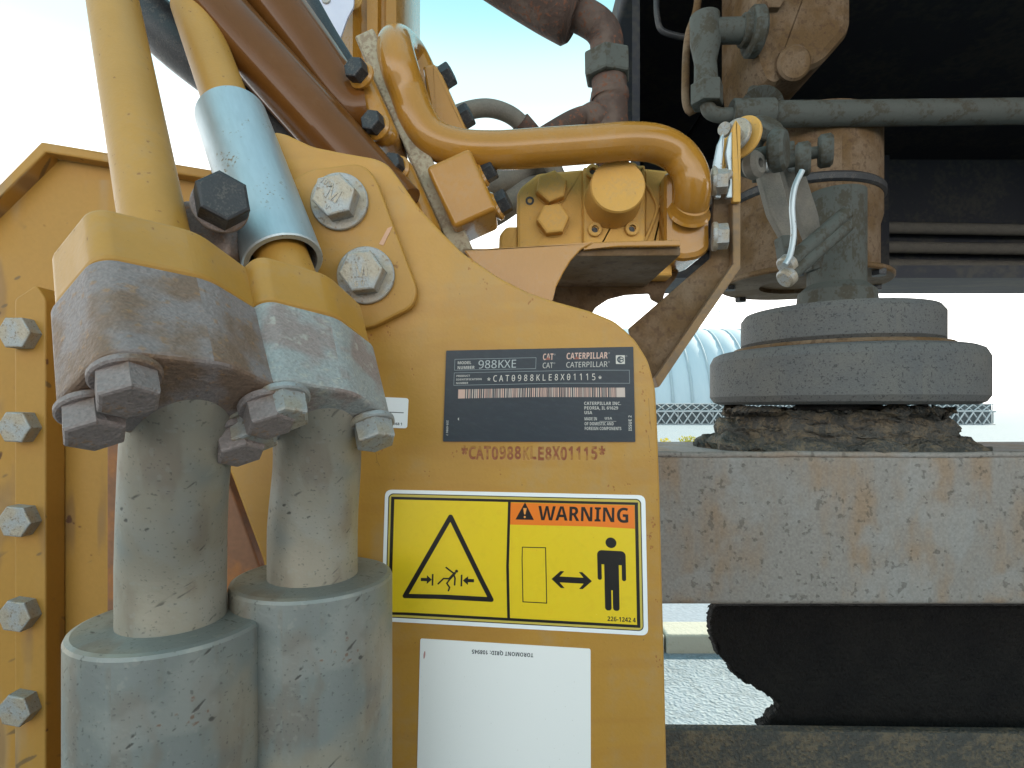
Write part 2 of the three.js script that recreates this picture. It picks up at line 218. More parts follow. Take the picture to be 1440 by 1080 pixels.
// ---------------------------------------------------------------- the person taking the picture, whose body shades the lower plate
{
  const J = { foot: [.13, .045, .34], heel: [.13, .05, .50], ankle: [.13, .09, .46], knee: [.12, .50, .43], hip: [.095, .93, .46], shoulder: [.20, 1.42, .46], elbow: [.27, 1.19, .28], wrist: [.085, 1.47, .10], palm: [.062, 1.545, .055] };
  const bones = [[[0, .95, .46, .150], [0, 1.18, .46, .150]], [[0, 1.18, .46, .150], [0, 1.38, .46, .165]], [[0, 1.40, .46, .09], [0, 1.53, .44, .058]], [[0, 1.615, .415, .092], [0, 1.69, .42, .098]], [[0, 1.60, .345, .012], [0, 1.63, .325, .016]]];
  for (const q of [-1, 1]) {
    const j = (n, r) => [J[n][0] * q, J[n][1], J[n][2], r];
    bones.push([j('hip', .095), j('knee', .062)], [j('knee', .06), j('ankle', .045)], [j('heel', .042), j('foot', .038)], [j('shoulder', .068), j('elbow', .05)], [j('elbow', .048), j('wrist', .034)], [j('wrist', .03), j('palm', .03)], [[0, 1.42, .46, .07], j('shoulder', .068)], [[.092 * q, 1.63, .43, .012], [.098 * q, 1.67, .435, .018]]);
  }
  const dist = (x, y, z) => { let s = 0; for (const [a, b] of bones) { const dx = b[0] - a[0], dy = b[1] - a[1], dz = b[2] - a[2], t = Math.min(1, Math.max(0, ((x - a[0]) * dx + (y - a[1]) * dy + (z - a[2]) * dz) / (dx * dx + dy * dy + dz * dz))); s += Math.exp(-55 * (Math.hypot(x - a[0] - dx * t, y - a[1] - dy * t, z - a[2] - dz * t) - a[3] - (b[3] - a[3]) * t)); } return -Math.log(s + 1e-30) / 55; };
  const N = 72, mc = new MarchingCubes(N, new THREE.MeshStandardMaterial(), false, false, 60000), S = .95, c = [0, .93, .35];
  for (let k = 0; k < N; k++) for (let j = 0; j < N; j++) for (let i = 0; i < N; i++) mc.field[i + j * N + k * N * N] = -dist(c[0] + ((i - N / 2) / (N / 2)) * S, c[1] + ((j - N / 2) / (N / 2)) * S, c[2] + ((k - N / 2) / (N / 2)) * S);
  mc.isolation = 0; mc.update();
  const n = mc.count * 3, pos = mc.positionArray.slice(0, n), col = new Float32Array(n);
  for (let i = 0; i < n; i += 3) {
    for (let a = 0; a < 3; a++) pos[i + a] = pos[i + a] * S + c[a];
    const y = pos[i + 1], z = pos[i + 2], k = z < .11 || (y > 1.5 && y < 1.7 && z < .42) ? [.42, .25, .18] : y > 1.6 ? [.05, .035, .025] : y > .9 ? [.10, .115, .14] : y > .11 ? [.06, .075, .12] : [.09, .06, .04];
    col.set(k, i);
  }
  const g = new THREE.BufferGeometry(); g.setAttribute('position', new THREE.BufferAttribute(pos, 3)); g.setAttribute('color', new THREE.BufferAttribute(col, 3)); g.computeVertexNormals();
  const p = group('person', 'person in grey jacket and dark trousers standing and holding a phone up', 'person');
  mesh('body', g, new THREE.MeshStandardMaterial({ vertexColors: true, roughness: .85 }), p);
  const ph = group('phone', 'black phone held upright by the person in the grey jacket', 'phone');
  mesh('case', boxAt(-.037, .037, 1.54, 1.70, .012, .021, .003), M.black, ph);
  for (const q of [-1, 1]) for (let f = 0; f < 5; f++) { const y = 1.552 + f * .018; mesh('finger', sweep([V(q * .062, y - .006, .055), V(q * .053, y, .03), V(q * .042, y + .002, .012 - (f ? .004 : -.014)), V(q * .03, y + .002, f ? .006 : .028)], .0085, { n: 10, seg: 8 }), sRGB('#b58a74', { roughness: .8 }), p); }
}

// ---------------------------------------------------------------- far background
{
  const D = 66, b = group('arched_building', 'pale blue hoop building with curved ribbed roof beyond the fence', 'building');
  const x0 = 12, R = 12.2, bay = 2.3, prof = [];
  for (let i = 0; i <= 20; i++) { const a = i / 20 * Math.PI; prof.push([Math.cos(a) * R * .95, Math.sin(a) * R + .001]); }
  for (let k = 0; k < 15; k++) {
    const pos = [], idx = [];
    for (let i = 0; i <= 20; i++) for (let j = 0; j <= 6; j++) {
      const s = j / 6, bul = 1 + .014 * Math.sin(s * Math.PI);
      pos.push(x0 + (k + s) * bay, prof[i][1] * bul, -D - R + prof[i][0] * bul);
      if (i < 20 && j < 6) { const o = i * 7 + j; idx.push(o, o + 1, o + 7, o + 1, o + 8, o + 7); }
    }
    const g = new THREE.BufferGeometry(); g.setAttribute('position', new THREE.Float32BufferAttribute(pos, 3)); g.setIndex(idx); g.computeVertexNormals();
    const uvs = []; for (let i = 0; i < pos.length; i += 3) uvs.push(pos[i], pos[i + 1] + pos[i + 2]); g.setAttribute('uv', new THREE.Float32BufferAttribute(uvs, 2));
    mesh('roof_panel', g, M.membrane, b);
  }
  for (let k = 0; k <= 15; k++) mesh('rib', sweep(prof.map(([z, y]) => V(x0 + k * bay, y, -D - R + z * 1.004)), .16, { n: 28, seg: 6 }), M.membraneRib, b);
  for (const e of [0, 15]) {
    const s = new THREE.Shape(prof.map(([z, y]) => new THREE.Vector2(z, y)));
    mesh('end_wall', metres(new THREE.ExtrudeGeometry(s, { depth: .1, bevelEnabled: false }).rotateY(Math.PI / 2).translate(x0 + e * bay - .05 + (e ? -.1 : .1), 0, -D - R)), M.membrane, b);
  }
  const top = P(1012, 452, D + R);
  const m = group('roof_mast', 'thin metal mast standing on top of the hoop building', 'mast');
  mesh('pole', bar(V(top.x, R * 1.0 - .2, -D - R), V(top.x, R + 3.0, -D - R), .06, 8), M.galv, m);
  mesh('crossarm', bar(V(top.x - .35, R + 2.6, -D - R), V(top.x + .35, R + 2.6, -D - R), .05, 8), M.galv, m);
}
{
  const D = 53, f = group('lattice_fence', 'grey lattice fence with crossed bars before the hoop building', 'fence');
  const x0 = 9, cell = .82, n = 44, y0 = .02;
  const gb = bar(V(-.41, -.5, 0), V(.41, .5, 0), .07, 5), gc = bar(V(-.41, .5, 0), V(.41, -.5, 0), .07, 5);
  for (let i = 0; i < n; i++) for (const [yy, h] of [[.62, 1.15], [1.62, .62]]) for (const [g, q] of [[gb, 0], [gc, .16]]) {
    const o = mesh('slat', g, M.galv, f); o.position.set(x0 + i * cell, yy, -D - q); o.scale.y = h;
  }
  for (const y of [.04, 1.25, 1.95]) mesh('rail', bar(V(x0 - .4, y, -D - .08), V(x0 + n * cell, y, -D - .08), y === 1.25 ? .1 : .045, 8), M.galv, f);
  for (let i = 0; i <= n; i += 4) mesh('post', bar(V(x0 + i * cell, -.1, -D - .32), V(x0 + i * cell, 2.0, -D - .32), .06, 8), M.galv, f);
  mesh('backing_screen', boxAt(x0 - .4, x0 + n * cell, .06, 1.16, -D - .50, -D - .46, .01), M.darkmesh, f);
  mesh('backing_screen', boxAt(x0 - .4, x0 + n * cell, 1.34, 1.9, -D - .50, -D - .46, .01), M.darkmesh, f);
}
{
  const lg = new THREE.BufferGeometry(); lg.setAttribute('position', new THREE.Float32BufferAttribute([0, 0, 0, .5, .35, .08, 0, 1, 0, -.5, .35, .08], 3)); lg.setAttribute('uv', new THREE.Float32BufferAttribute([0, 0, 1, 0, 1, 1, 0, 1], 2)); lg.setIndex([0, 1, 2, 0, 2, 3]); lg.computeVertexNormals();
  const cols = [[.48, .40, .03], [.36, .34, .035], [.52, .36, .03]];
  const specs = [[935, 20, .42, .7, 'small yellow leafy shrub beside the yellow machine plate'], [968, 21, .5, .8, 'rounded golden shrub between two other shrubs on the pale ground'], [996, 20.5, .55, .7, 'yellow shrub nearest the mud caked mount']];
  specs.forEach(([px, d, h, w, label], k) => {
    const c = P(px, CY, d), t = group('yellow_shrub', label, 'shrub', 'yellow shrubs on the pale ground'); t.position.set(c.x, 0, c.z);
    const geos = [];
    for (let i = 0; i < 700; i++) {
      const a = rnd() * 6.283, q = Math.sqrt(rnd()), y = rnd(), lump = .75 + .35 * Math.sin(a * 3 + k) * Math.sin(y * 5 + k), s = RR(.03, .07);
      geos.push(lg.clone().scale(s, s * 1.5, s).rotateX(RR(-1.5, 1.5)).rotateY(rnd() * 6.283).translate(Math.cos(a) * q * w * .6 * lump * Math.sqrt(1.05 - y * y), .05 + y * h * lump, Math.sin(a) * q * w * .6 * lump));
    }
    mesh('crown', geos, new THREE.MeshPhysicalMaterial({ color: new THREE.Color().setRGB(...cols[k]), roughness: .9, transmission: .35, thickness: 0, side: THREE.DoubleSide }), t);
    const st = []; for (let i = 0; i < 7; i++) st.push(bar(V(RR(-.05, .05), -.02, RR(-.05, .05)), V(RR(-.3, .3), h * .7, RR(-.3, .3)), .008, 5));
    mesh('stems', st, M.brown, t);
  });
}

// ---------------------------------------------------------------- rear half of the machine: cab, cross beam, mount
const cab = group('operator_cab', 'dark grey machine cab with a deep open recess full of pipes', 'cab');
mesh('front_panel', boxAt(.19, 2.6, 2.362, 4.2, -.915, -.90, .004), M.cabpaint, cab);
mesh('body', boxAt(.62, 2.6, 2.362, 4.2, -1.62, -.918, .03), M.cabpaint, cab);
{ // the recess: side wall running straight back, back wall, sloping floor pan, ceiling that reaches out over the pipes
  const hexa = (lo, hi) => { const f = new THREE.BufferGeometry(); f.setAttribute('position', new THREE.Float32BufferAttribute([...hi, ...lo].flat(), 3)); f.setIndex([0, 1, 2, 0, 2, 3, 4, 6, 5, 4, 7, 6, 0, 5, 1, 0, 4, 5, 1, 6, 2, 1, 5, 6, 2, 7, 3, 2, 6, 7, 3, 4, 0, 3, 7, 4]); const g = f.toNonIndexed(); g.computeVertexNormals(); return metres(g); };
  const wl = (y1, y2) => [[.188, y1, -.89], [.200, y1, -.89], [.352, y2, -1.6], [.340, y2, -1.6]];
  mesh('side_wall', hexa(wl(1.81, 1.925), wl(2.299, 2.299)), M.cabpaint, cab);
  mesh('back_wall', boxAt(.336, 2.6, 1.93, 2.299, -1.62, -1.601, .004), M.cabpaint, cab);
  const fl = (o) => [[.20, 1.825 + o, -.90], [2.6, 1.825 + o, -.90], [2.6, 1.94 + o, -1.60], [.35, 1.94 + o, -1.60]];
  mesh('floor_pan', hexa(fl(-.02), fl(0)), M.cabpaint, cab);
  mesh('added_canopy', boxAt(.19, .455, 2.30, 2.36, -1.62, -.45, .01), M.cabpaint, cab);  // ceiling whose unseen forward reach is added to shade the fittings
  mesh('platform', boxAt(.456, 2.6, 2.30, 2.36, -1.62, .05, .01), M.cabpaint, cab);  // unseen overhang, added to keep sky light off the recess
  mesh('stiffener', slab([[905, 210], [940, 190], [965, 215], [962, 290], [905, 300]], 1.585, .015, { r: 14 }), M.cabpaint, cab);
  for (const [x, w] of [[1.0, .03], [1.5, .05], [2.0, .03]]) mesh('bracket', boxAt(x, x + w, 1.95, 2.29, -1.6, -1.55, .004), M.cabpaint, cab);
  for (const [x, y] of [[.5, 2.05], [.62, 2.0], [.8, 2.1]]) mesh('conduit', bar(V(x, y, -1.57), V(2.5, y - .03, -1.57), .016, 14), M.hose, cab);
}
{
  const h = group('thin_hose', 'thin brown hose looping down the dark cab panel', 'hose');
  mesh('line', sweep([P(985, -60, .82), P(980, 10, .82), P(968, 50, .80), P(964, 110, .78), P(966, 150, .77), P(972, 158, .77), P(985, 138, .77)], .0052, { seg: 14 }), M.brown, h);
  mesh('end_fitting', along(hex(.014, .02), P(985, 142, .77), P(992, 120, .77).sub(P(985, 142, .77))), M.brown, h);
  const k = group('thin_hose', 'thin black cable bending round high on the cab panel', 'cable');
  mesh('line', sweep([P(925, -60, .86), P(924, 20, .86), P(930, 42, .86), P(950, 50, .86), P(975, 54, .86), P(1010, 55, .87)], .0045, { seg: 12 }), M.black, k);
}
{
  const t = group('elbow_fitting', 'grey pipe elbow with hexagon nut hanging before the dark panel', 'pipe fitting');
  const d = .74;
  mesh('arm', sweep([P(1075, 42, d), P(1045, 43, d), P(1005, 44, d)], .0155), M.greyfit, t);
  mesh('collar', along(puck(.020, .022, .002), P(1042, 43, d), V(1, 0, 0)), M.greyfit, t);
  mesh('flange', along(puck(.030, .016, .003), P(1052, 45, d), V(1, 0, 0)), M.greyfit, t);
  mesh('leg', sweep([{ p: P(991, 24, d), r: .019 }, { p: P(992, 60, d), r: .0195 }, { p: P(992, 88, d), r: .014 }, { p: P(993, 120, d), r: .0155 }, { p: P(993, 132, d), r: .0155 }], .0155, { n: 20 }), M.greyfit, t);
  mesh('nut', along(hex(.036, .026), P(994, 147, d), V(0, 1, 0)), M.greyfit, t);
  mesh('bend', sweep([P(994, 145, d), P(998, 156, d), P(1012, 162, d), P(1040, 161, d)], .0095), M.greyfit, t);
  mesh('coupling', along(puck(.018, .055, .002), P(1028, 160, d), V(1, .02, 0)), M.greyfit, t);
  mesh('pipe', bar(P(1060, 161, d + .005), P(1560, 155, d + .03), .0165), M.greyfit, t);
}
{
  const t = group('rusty_housing', 'rust coated casting hanging below the cab front panel', 'housing');
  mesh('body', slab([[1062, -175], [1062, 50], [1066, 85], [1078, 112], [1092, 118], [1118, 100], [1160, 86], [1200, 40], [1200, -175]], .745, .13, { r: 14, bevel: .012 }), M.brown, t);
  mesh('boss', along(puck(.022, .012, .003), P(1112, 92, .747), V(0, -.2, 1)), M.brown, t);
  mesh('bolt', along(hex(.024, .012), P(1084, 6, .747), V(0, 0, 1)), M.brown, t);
  mesh('stem', sweep([{ p: P(1078, 100, .80), r: .018 }, { p: P(1070, 140, .78), r: .020 }, { p: P(1070, 152, .76), r: .028 }], .02, { n: 12 }), M.greyfit, t);
}
{ // control links with round wing knobs at the right
  const knob = (x, y, d, r, dir, label) => {
    const t = group('round_knob', label, 'knob', 'grey knobs before the dark panel'), p = P(x, y, d);
    mesh('disc', along(puck(r, .016, .003), p, dir), M.greyfit, t);
    mesh('shank', bar(p.clone().addScaledVector(dir, -.03), p.clone().addScaledVector(dir, .002), .007), M.greyfit, t);
    mesh('end_nut', along(hex(.03, .02), p.clone().addScaledVector(dir, -.045), dir), M.greyfit, t);
    return t;
  };
  knob(1083, 214, .60, .0215, V(.75, -.05, .55).normalize(), 'grey dusty disc knob on the linkage beside the slotted bracket');
  knob(1072, 190, .67, .019, V(.2, .5, .6).normalize(), 'grey disc knob above another knob beside the slotted bracket');
  knob(1118, 226, .66, .019, V(.85, 0, .4).normalize(), 'grey rounded knob at the end of the linkage row');
  knob(1150, 214, .68, .019, V(.85, 0, .4).normalize(), 'grey knob below the rust coated casting at the row end');
  const lever = (a, b, c, w, label) => {
    const t = group('lever_strap', label, 'lever', 'flat levers below the cab'); const m = [];
    mesh('strap', slab([[a[0] - w, a[1]], [a[0] + w, a[1]], [b[0] + w, b[1]], [c[0] + w * .6, c[1]], [c[0] - w * .6, c[1]], [b[0] - w, b[1]]], a[2], .012, { r: 6 }), M.hose, t);
    mesh('clevis', slab([[c[0] - w * .9, c[1] - 6], [c[0] + w * .7, c[1] - 6], [c[0] + w * .5, c[1] + 26], [c[0] - w * .5, c[1] + 30]], a[2] - .004, .02, { r: 4 }), M.greyfit, t);
    mesh('pin', along(puck(.006, .02, .001), P(a[0], a[1] + 12, a[2] + .004), V(0, 0, 1)), M.steel, t);
  };
  lever([1078, 226, .66], [1098, 300], [1112, 336], 15, 'flat grey lever strap slanting down from the disc knob');
  lever([1112, 226, .69], [1136, 300], [1150, 350], 15, 'flat grey lever strap slanting down from the rounded knob');
  const r = group('bent_rod', 'pale thin bent rod beside the lever straps', 'rod');
  mesh('rod', sweep([P(1128, 240, .62), P(1118, 262, .62), P(1114, 290, .62), P(1116, 330, .62), P(1110, 362, .62), P(1104, 372, .62)], .0032, { seg: 12 }), M.zinc, r);
  for (const [y, n] of [[392, 0], [374, 1]]) {
    const s = group('gas_strut', n ? 'upper grey slanting rod over the rubber mount' : 'lower grey slanting rod over the rubber mount', 'rod');
    mesh('barrel', bar(P(1104, y, .64), P(1190, y - 74, .66), .0085), M.greyfit, s);
    mesh('end_cap', along(puck(.011, .012, .002), P(1102, y + 2, .64), P(1190, y - 74, .66).sub(P(1104, y, .64))), M.steel, s);
  }
}
{ // mount cup under the cab floor
  const t = group('mount_cup', 'brown flanged cup bolted under the cab floor', 'mount cup'), c = P(1128, 400, .86);
  mesh('cup', lathe([[0, .004], [.085, .004], [.098, .008], [.1, .02], [.1, .075], [.104, .09], [.104, .225], [0, .225]]).translate(c.x, c.y, c.z), M.brown, t);
  mesh('flange', ring(.118, .06, .008, .002).translate(c.x, c.y - .002, c.z), M.brown, t);
  mesh('band', ring(.108, .09, .014, .003).translate(c.x, c.y + .115, c.z), M.black, t);
  for (let i = 0; i < 6; i++) { const a = i * 1.047 + 2.1; mesh('bolt', along(hex(.016, .008), V(c.x + Math.cos(a) * .11, c.y - .001, c.z + Math.sin(a) * .11), V(0, -1, 0)), M.black, t); }
}
{
  const t = group('added_hood', 'unseen yellow engine hood added to widen the ground shadow', 'hood');  // unseen rear of the machine, added to enlarge its ground shadow
  mesh('hood', boxAt(2.62, 6.2, 1.3, 3.0, -2.6, -.95, .08), M.paint, t);
  mesh('chassis', boxAt(2.62, 6.0, .7, 1.29, -2.3, -1.1, .04), M.paint, t);
  const st = group('added_deck', 'unseen rusty steel deck added below the mounting plate to block ground bounce', 'step');  // unseen deck, added to stop light bouncing up from the ground
  mesh('deck', boxAt(-1.35, 1.35, .74, .80, -.62, -.02, .01), M.beam, st);
  for (const x of [-1.25, 1.25]) for (const z of [-.55, -.09]) mesh('leg', boxAt(x - .04, x + .04, -.02, .739, z - .04, z + .04, .008), M.beam, st);
  const tyre = (x, z, label) => {  // unseen tyres, added on both sides to soak up light
    const w = group('added_tyre', label, 'tyre'); w.position.set(x, 1.1, z);
    mesh('tyre', along(lathe([[.55, -.42], [.9, -.44], [1.06, -.36], [1.1, -.2], [1.1, .2], [1.06, .36], [.9, .44], [.55, .42], [.55, -.42]], 72), V(0, 0, 0), V(0, 0, 1)), M.nearblack, w);
    mesh('rim', along(lathe([[0, -.2], [.3, -.2], [.52, -.36], [.56, -.36], [.56, .36], [.52, .36], [.3, .2], [0, .2]], 48), V(0, 0, 0), V(0, 0, 1)), M.dusty, w);
    for (let i = 0; i < 26; i++) { const a = i / 26 * 6.283; for (const q of [-1, 1]) mesh('lug', along(box(.10, .07, .36, .01).rotateY(q * .5).translate(0, 1.12, q * .19), V(0, 0, 0), V(0, 1, 0)).rotateZ(a + q * .06), M.nearblack, w); }
  };
  tyre(-2.4, .4, 'huge unseen black front tyre added beside the frame wall to absorb light');
  tyre(2.4, .4, 'huge unseen black rear tyre added beside the hood to absorb light');
}
const BT = P(0, 641, .62).y, BB = P(0, 851, .62).y;
{
  const t = group('cross_beam', 'wide grey rust stained steel beam under the rubber mount', 'beam');
  mesh('web', boxAt(.105, 2.4, BB, BT, -.88, -.62, .006), M.beam, t);
  mesh('weld_bead', sweep(Array.from({ length: 40 }, (_, i) => V(.13 + i * .03, BT + .001 + RR(-.0008, .0008), -.623)), .0035, { n: 120, seg: 8 }), M.beam, t);
  const u = group('lower_beam', 'dark grey steel beam below the wide rust stained beam', 'beam');
  mesh('web', slab([[880, 1026], [1000, 1027], [1500, 1032], [1500, 1420], [880, 1420]], .70, .016, { bevel: .004 }), M.mud, u);
  const l = group('frame_leg', 'rusty steel leg carrying the beams down to the ground', 'frame');
  mesh('leg', boxAt(1.0, 1.3, -.02, BB - .0005, -.89, -.70, .01), M.beam, l);
}
function lumps(geo, amp, fr, sd) {                       // push a closed surface in and out with smooth noise
  const g = mergeVertices(new THREE.BufferGeometry().setAttribute('position', (geo.index ? geo.toNonIndexed() : geo).attributes.position), 1e-5); g.computeVertexNormals();
  const p = g.attributes.position, n = g.attributes.normal, a = V(), b = V();
  for (let i = 0; i < p.count; i++) {
    a.fromBufferAttribute(p, i); b.fromBufferAttribute(n, i);
    const q = vn(a.x * fr + 50, a.y * fr + a.z * fr * .7 + 50, 4096, sd) - .5 + .5 * (vn(a.z * fr * 2.1 + 90, a.y * fr * 2.3 + a.x * fr + 50, 4096, sd + 1) - .5) + .3 * (vn(a.x * fr * 5 + 90, a.y * fr * 5 + a.z * fr * 3 + 50, 4096, sd + 2) - .5);
    a.addScaledVector(b, q * amp); p.setXYZ(i, a.x, a.y, a.z);
  }
  g.computeVertexNormals(); return metres(g);
}
{
  const c = P(1176, 0, .75), t = group('rubber_mount', 'two stacked dark grey rubber pads on a mud caked post', 'rubber mount');
  const yOf = (py, d) => P(0, py, d).y;
  const y0 = yOf(569, .75), y1 = yOf(497, .75);
  mesh('lower_pad', lathe([[0, 0], [.146, 0], [.153, .003], [.1575, .010], [.1575, y1 - y0 - .012], [.153, y1 - y0 - .003], [.147, y1 - y0], [0, y1 - y0 + .001]], 80).translate(c.x, y0, c.z), M.rubber, t);
  mesh('washer_plate', puck(.128, .006, .002, 72).translate(c.x, y1 + .0005, c.z), M.brown, t);
  mesh('upper_pad', lathe([[0, 0], [.112, 0], [.117, .005], [.117, .038], [.112, .045], [0, .046]], 72).translate(c.x, y1 + .007, c.z), M.rubber, t);
  mesh('stem', lathe([[0, 0], [.05, 0], [.046, .03], [.035, .04], [.035, .16], [0, .16]]).translate(c.x, y1 + .05, c.z), M.greyfit, t);
  mesh('post', puck(.05, y0 - BT, .004).translate(c.x, BT, c.z), M.rubber, t);
  const m = group('mud_cake', 'lumpy dried grey mud packed round the mount post', 'mud');
  const prof = []; for (let i = 0; i <= 26; i++) { const s = i / 26; prof.push(new THREE.Vector2(.135 + .045 * (1 - s) ** 3 + .006 * Math.sin(s * 14), s * (y0 - BT - .004))); }
  const lg = new THREE.LatheGeometry([new THREE.Vector2(.0001, 0), ...prof, new THREE.Vector2(.0001, y0 - BT - .012)], 150);
  mesh('cake', lumps(lg.scale(1, 1, .72), .02, 45, 5).translate(c.x, BT - .002, c.z - .005), M.mud, m);
}
{
  const t = group('hitch_knuckle', 'black silhouetted hitch casting hanging beneath the wide beam', 'hitch');
  const pts = [[1006, 853], [999, 872], [1001, 890], [1004, 906], [1010, 921], [1022, 931], [1030, 946], [1046, 959], [1068, 971], [1094, 988], [1098, 998], [1086, 1006], [1080, 1018], [1066, 1026], [1700, 1034], [1700, 853]];
  const dense = []; const rp = roundPts(pts, 6);
  for (let i = 0; i < rp.length; i++) { const a = rp[i], b = rp[(i + 1) % rp.length], n = Math.max(1, Math.floor(Math.hypot(a[0] - b[0], a[1] - b[1]) / 3)); for (let k = 0; k < n; k++) { const s = k / n, x = a[0] + (b[0] - a[0]) * s, y = a[1] + (b[1] - a[1]) * s; const inner = x < 1110 && y > 856 && y < 1024; dense.push([x + (inner ? RR(-2, 2) : 0), y + (inner ? RR(-2, 2) : 0)]); } }
  mesh('casting', slab(dense, .74, .02, { bevel: .003 }), M.nearblack, t);  // near-black colour carries the shaded silhouette
  mesh('core', slab([[1090, 853], [1120, 940], [1150, 1030], [1700, 1032], [1700, 853]], .7605, .1, { r: 20, bevel: .006 }), M.nearblack, t);
}
// ---------------------------------------------------------------- front half: frame wall, arm
{
  const t = group('frame_wall', 'reddish brown front frame wall behind the hydraulic tubes', 'frame');
  mesh('wall', slab([[-60, 330], [60, 210], [300, 250], [420, 470], [420, 2300], [-60, 2300]], .50, .03, { r: 20 }), M.grime, t);
  mesh('edge_strip', slab([[-60, 318], [58, 199], [300, 239], [296, 252], [64, 214], [-60, 336]], .485, .05, { r: 2 }), M.grime, t);
  mesh('weld_bead', sweep(Array.from({ length: 60 }, (_, i) => P(62 + i * 3.8, 216 + i * .62 + RR(-.6, .6), .499)), .0035, { n: 180, seg: 8 }), M.grime, t);
  mesh('stiffener', slab([[20, 420], [50, 400], [64, 420], [64, 2200], [20, 2200]], .478, .0215, { r: 6 }), M.grime, t);
  for (let i = 0; i < 5; i++) mesh('bolt', along(hex(.024, .012), P(36, 470 + i * 130, .478), V(0, 0, 1), i), M.steel, t);
  mesh('gusset', slab([[150, 600], [318, 668], [366, 800], [380, 1400], [150, 1400]], .455, .014, { r: 8 }), M.shadebrown, t);  // red-brown colour stands in for the yellow frame in shade
  mesh('spacer', slab([[180, 700], [300, 740], [300, 1300], [180, 1300]], .469, .031, { bevel: .001 }), M.shadebrown, t);
}
{
  const t = group('lift_arm', 'glossy yellow folded arm panel rising behind the steel tubes', 'arm');
  const d = .80;
  const pr = [[430, .10], [470, .02], [496, .0], [505, .012], [513, .014], [516, .0], [531, .0], [534, .010], [540, .012], [543, .0], [556, .006], [566, .03], [568, .09]];
  const s = new THREE.Shape(); pr.forEach(([x, z], i) => { const q = P(x, 0, d); s[i ? 'lineTo' : 'moveTo'](q.x, z); });
  s.lineTo(P(568, 0, d).x, .14); s.lineTo(P(430, 0, d).x, .14);
  const g = new THREE.ExtrudeGeometry(s, { depth: 1.05, bevelEnabled: false }).rotateX(-Math.PI / 2);
  g.applyMatrix4(new THREE.Matrix4().makeShear(0, 0, 0, 0, 0, 0)).translate(0, P(0, 120, d).y, -d);
  mesh('panel', metres(toCreasedNormals(g, .4)), M.handle, t);
  mesh('cap_bolt', along(puck(.012, .008, .003), P(498, 4, d - .003), V(0, 0, 1)), M.dusty, t);
  const pl = group('pale_patch', 'pale lavender patch on the yellow arm panel', 'plate');
  mesh('sheet', slab([[425, -60], [502, -60], [497, 10], [489, 24], [477, 58], [470, 72], [425, 40]], .772, .004, { r: 4, bevel: .0008 }), M.lavender, pl);  // flat lavender sheet just ahead of the arm panel
  mesh('standoff', along(puck(.006, .03, .001), P(468, 20, .80), V(0, 0, 1)), M.steel, pl);
}
{
  const h = group('black_hose_and_filler', 'black hose running along the upper steel tube', 'hose');
  mesh('line', sweep([P(380, -110, .60), P(432, -10, .58), P(462, 45, .57), P(492, 96, .56), P(505, 130, .56)], .0075, { seg: 16 }), M.black, h);
  const k = group('black_hose_and_filler', 'thick black filler for the shadow gap behind the metal sleeve', 'hose');
  mesh('line', sweep([P(60, -120, .49), P(250, 60, .49), P(340, 130, .49), P(400, 185, .49), P(470, 240, .49), P(560, 330, .49)], .022, { seg: 20 }), M.black, k);  // black bar put in to fill the shadow gap
}

// ---------------------------------------------------------------- port manifold with its tubes
const MD = V(120, -265, 0).normalize();                 // down the manifold in the image plane
const MN = V(-MD.y, MD.x, 0).multiplyScalar(-1);        // towards its left face
{
  const t = group('port_manifold', 'dusty beige manifold plate with yellow flange blocks on both faces', 'manifold');
  const d = .50, base = P(583, 205, d);
  const frame = new THREE.Matrix4().makeBasis(MN, MD, V(0, 0, 0).crossVectors(MN, MD));
  const put = (geo, n, m, z) => geo.clone().applyMatrix4(frame).translate(base.x + MN.x * n + MD.x * m, base.y + MN.y * n + MD.y * m, base.z + z);
  const W = .0175;
  mesh('plate', put(box(W, .215, .09, .002), 0, .008, -.03), M.beige, t);
  const dirL = MN.clone(), dirR = MN.clone().negate();
  const fl = (n, m, z, w, h, dp, mat = M.handle) => mesh('flange_block', put(box(w, h, dp, .009), n, m, z), mat, t);
  fl(-W / 2 * -1 + .011, -.035, .0, .022, .074, .06); 
  fl(.0198, .052, -.005, .022, .075, .06);
  const bolt = (x, y, dd, dir, r = .0155) => {
    const p = P(x, y, dd), b = mesh('bolt', along(hex(r, .010, .0015), p, dir.clone().normalize(), .4), M.black, t);
    mesh('boss', along(puck(r * .72, .006, .002), p.clone().addScaledVector(dir.clone().normalize(), -.0055), dir), M.handle, b);
  };
  const L = V(-.35, .1, .93);
  bolt(506, 104, .462, L); bolt(529, 177, .462, L); bolt(557, 236, .462, L);
  mesh('flange_block', slab([[594, 92], [611, 88], [622, 104], [657, 182], [640, 196], [610, 186]], .51, .05, { r: 3, bevel: .003 }), M.handle, t);
  { const q = P(653, 281, .498); mesh('flange_block', box(.040, .056, .056, .004).rotateZ(Math.atan2(120, 265)).translate(q.x, q.y, q.z), M.handle, t); }
  const Rr = V(.88, .40, .25);
  bolt(623, 110, .525, Rr, .0175); bolt(649, 167, .525, Rr, .0175); bolt(681, 244, .492, Rr); bolt(701, 288, .492, Rr, .0175);
}
{
  const a = group('steel_tube', 'lower glossy brown orange steel tube slanting down to the manifold', 'tube');
  mesh('pipe', sweep([P(180, -120, .47), P(270, -24, .465), P(370, 87, .46), P(470, 197, .46), P(560, 296, .46)], .0232, { seg: 40 }), M.gloss, a);
  const b = group('steel_tube', 'upper glossy brown orange steel tube ending at the black bolts', 'tube');
  mesh('pipe', sweep([P(300, -120, .485), P(394, 15, .485), P(440, 80, .485), P(484, 145, .485), { p: P(500, 160, .487), r: .0245 }, { p: P(512, 160, .489), r: .025 }], .0228, { seg: 40 }), M.gloss, b);
}

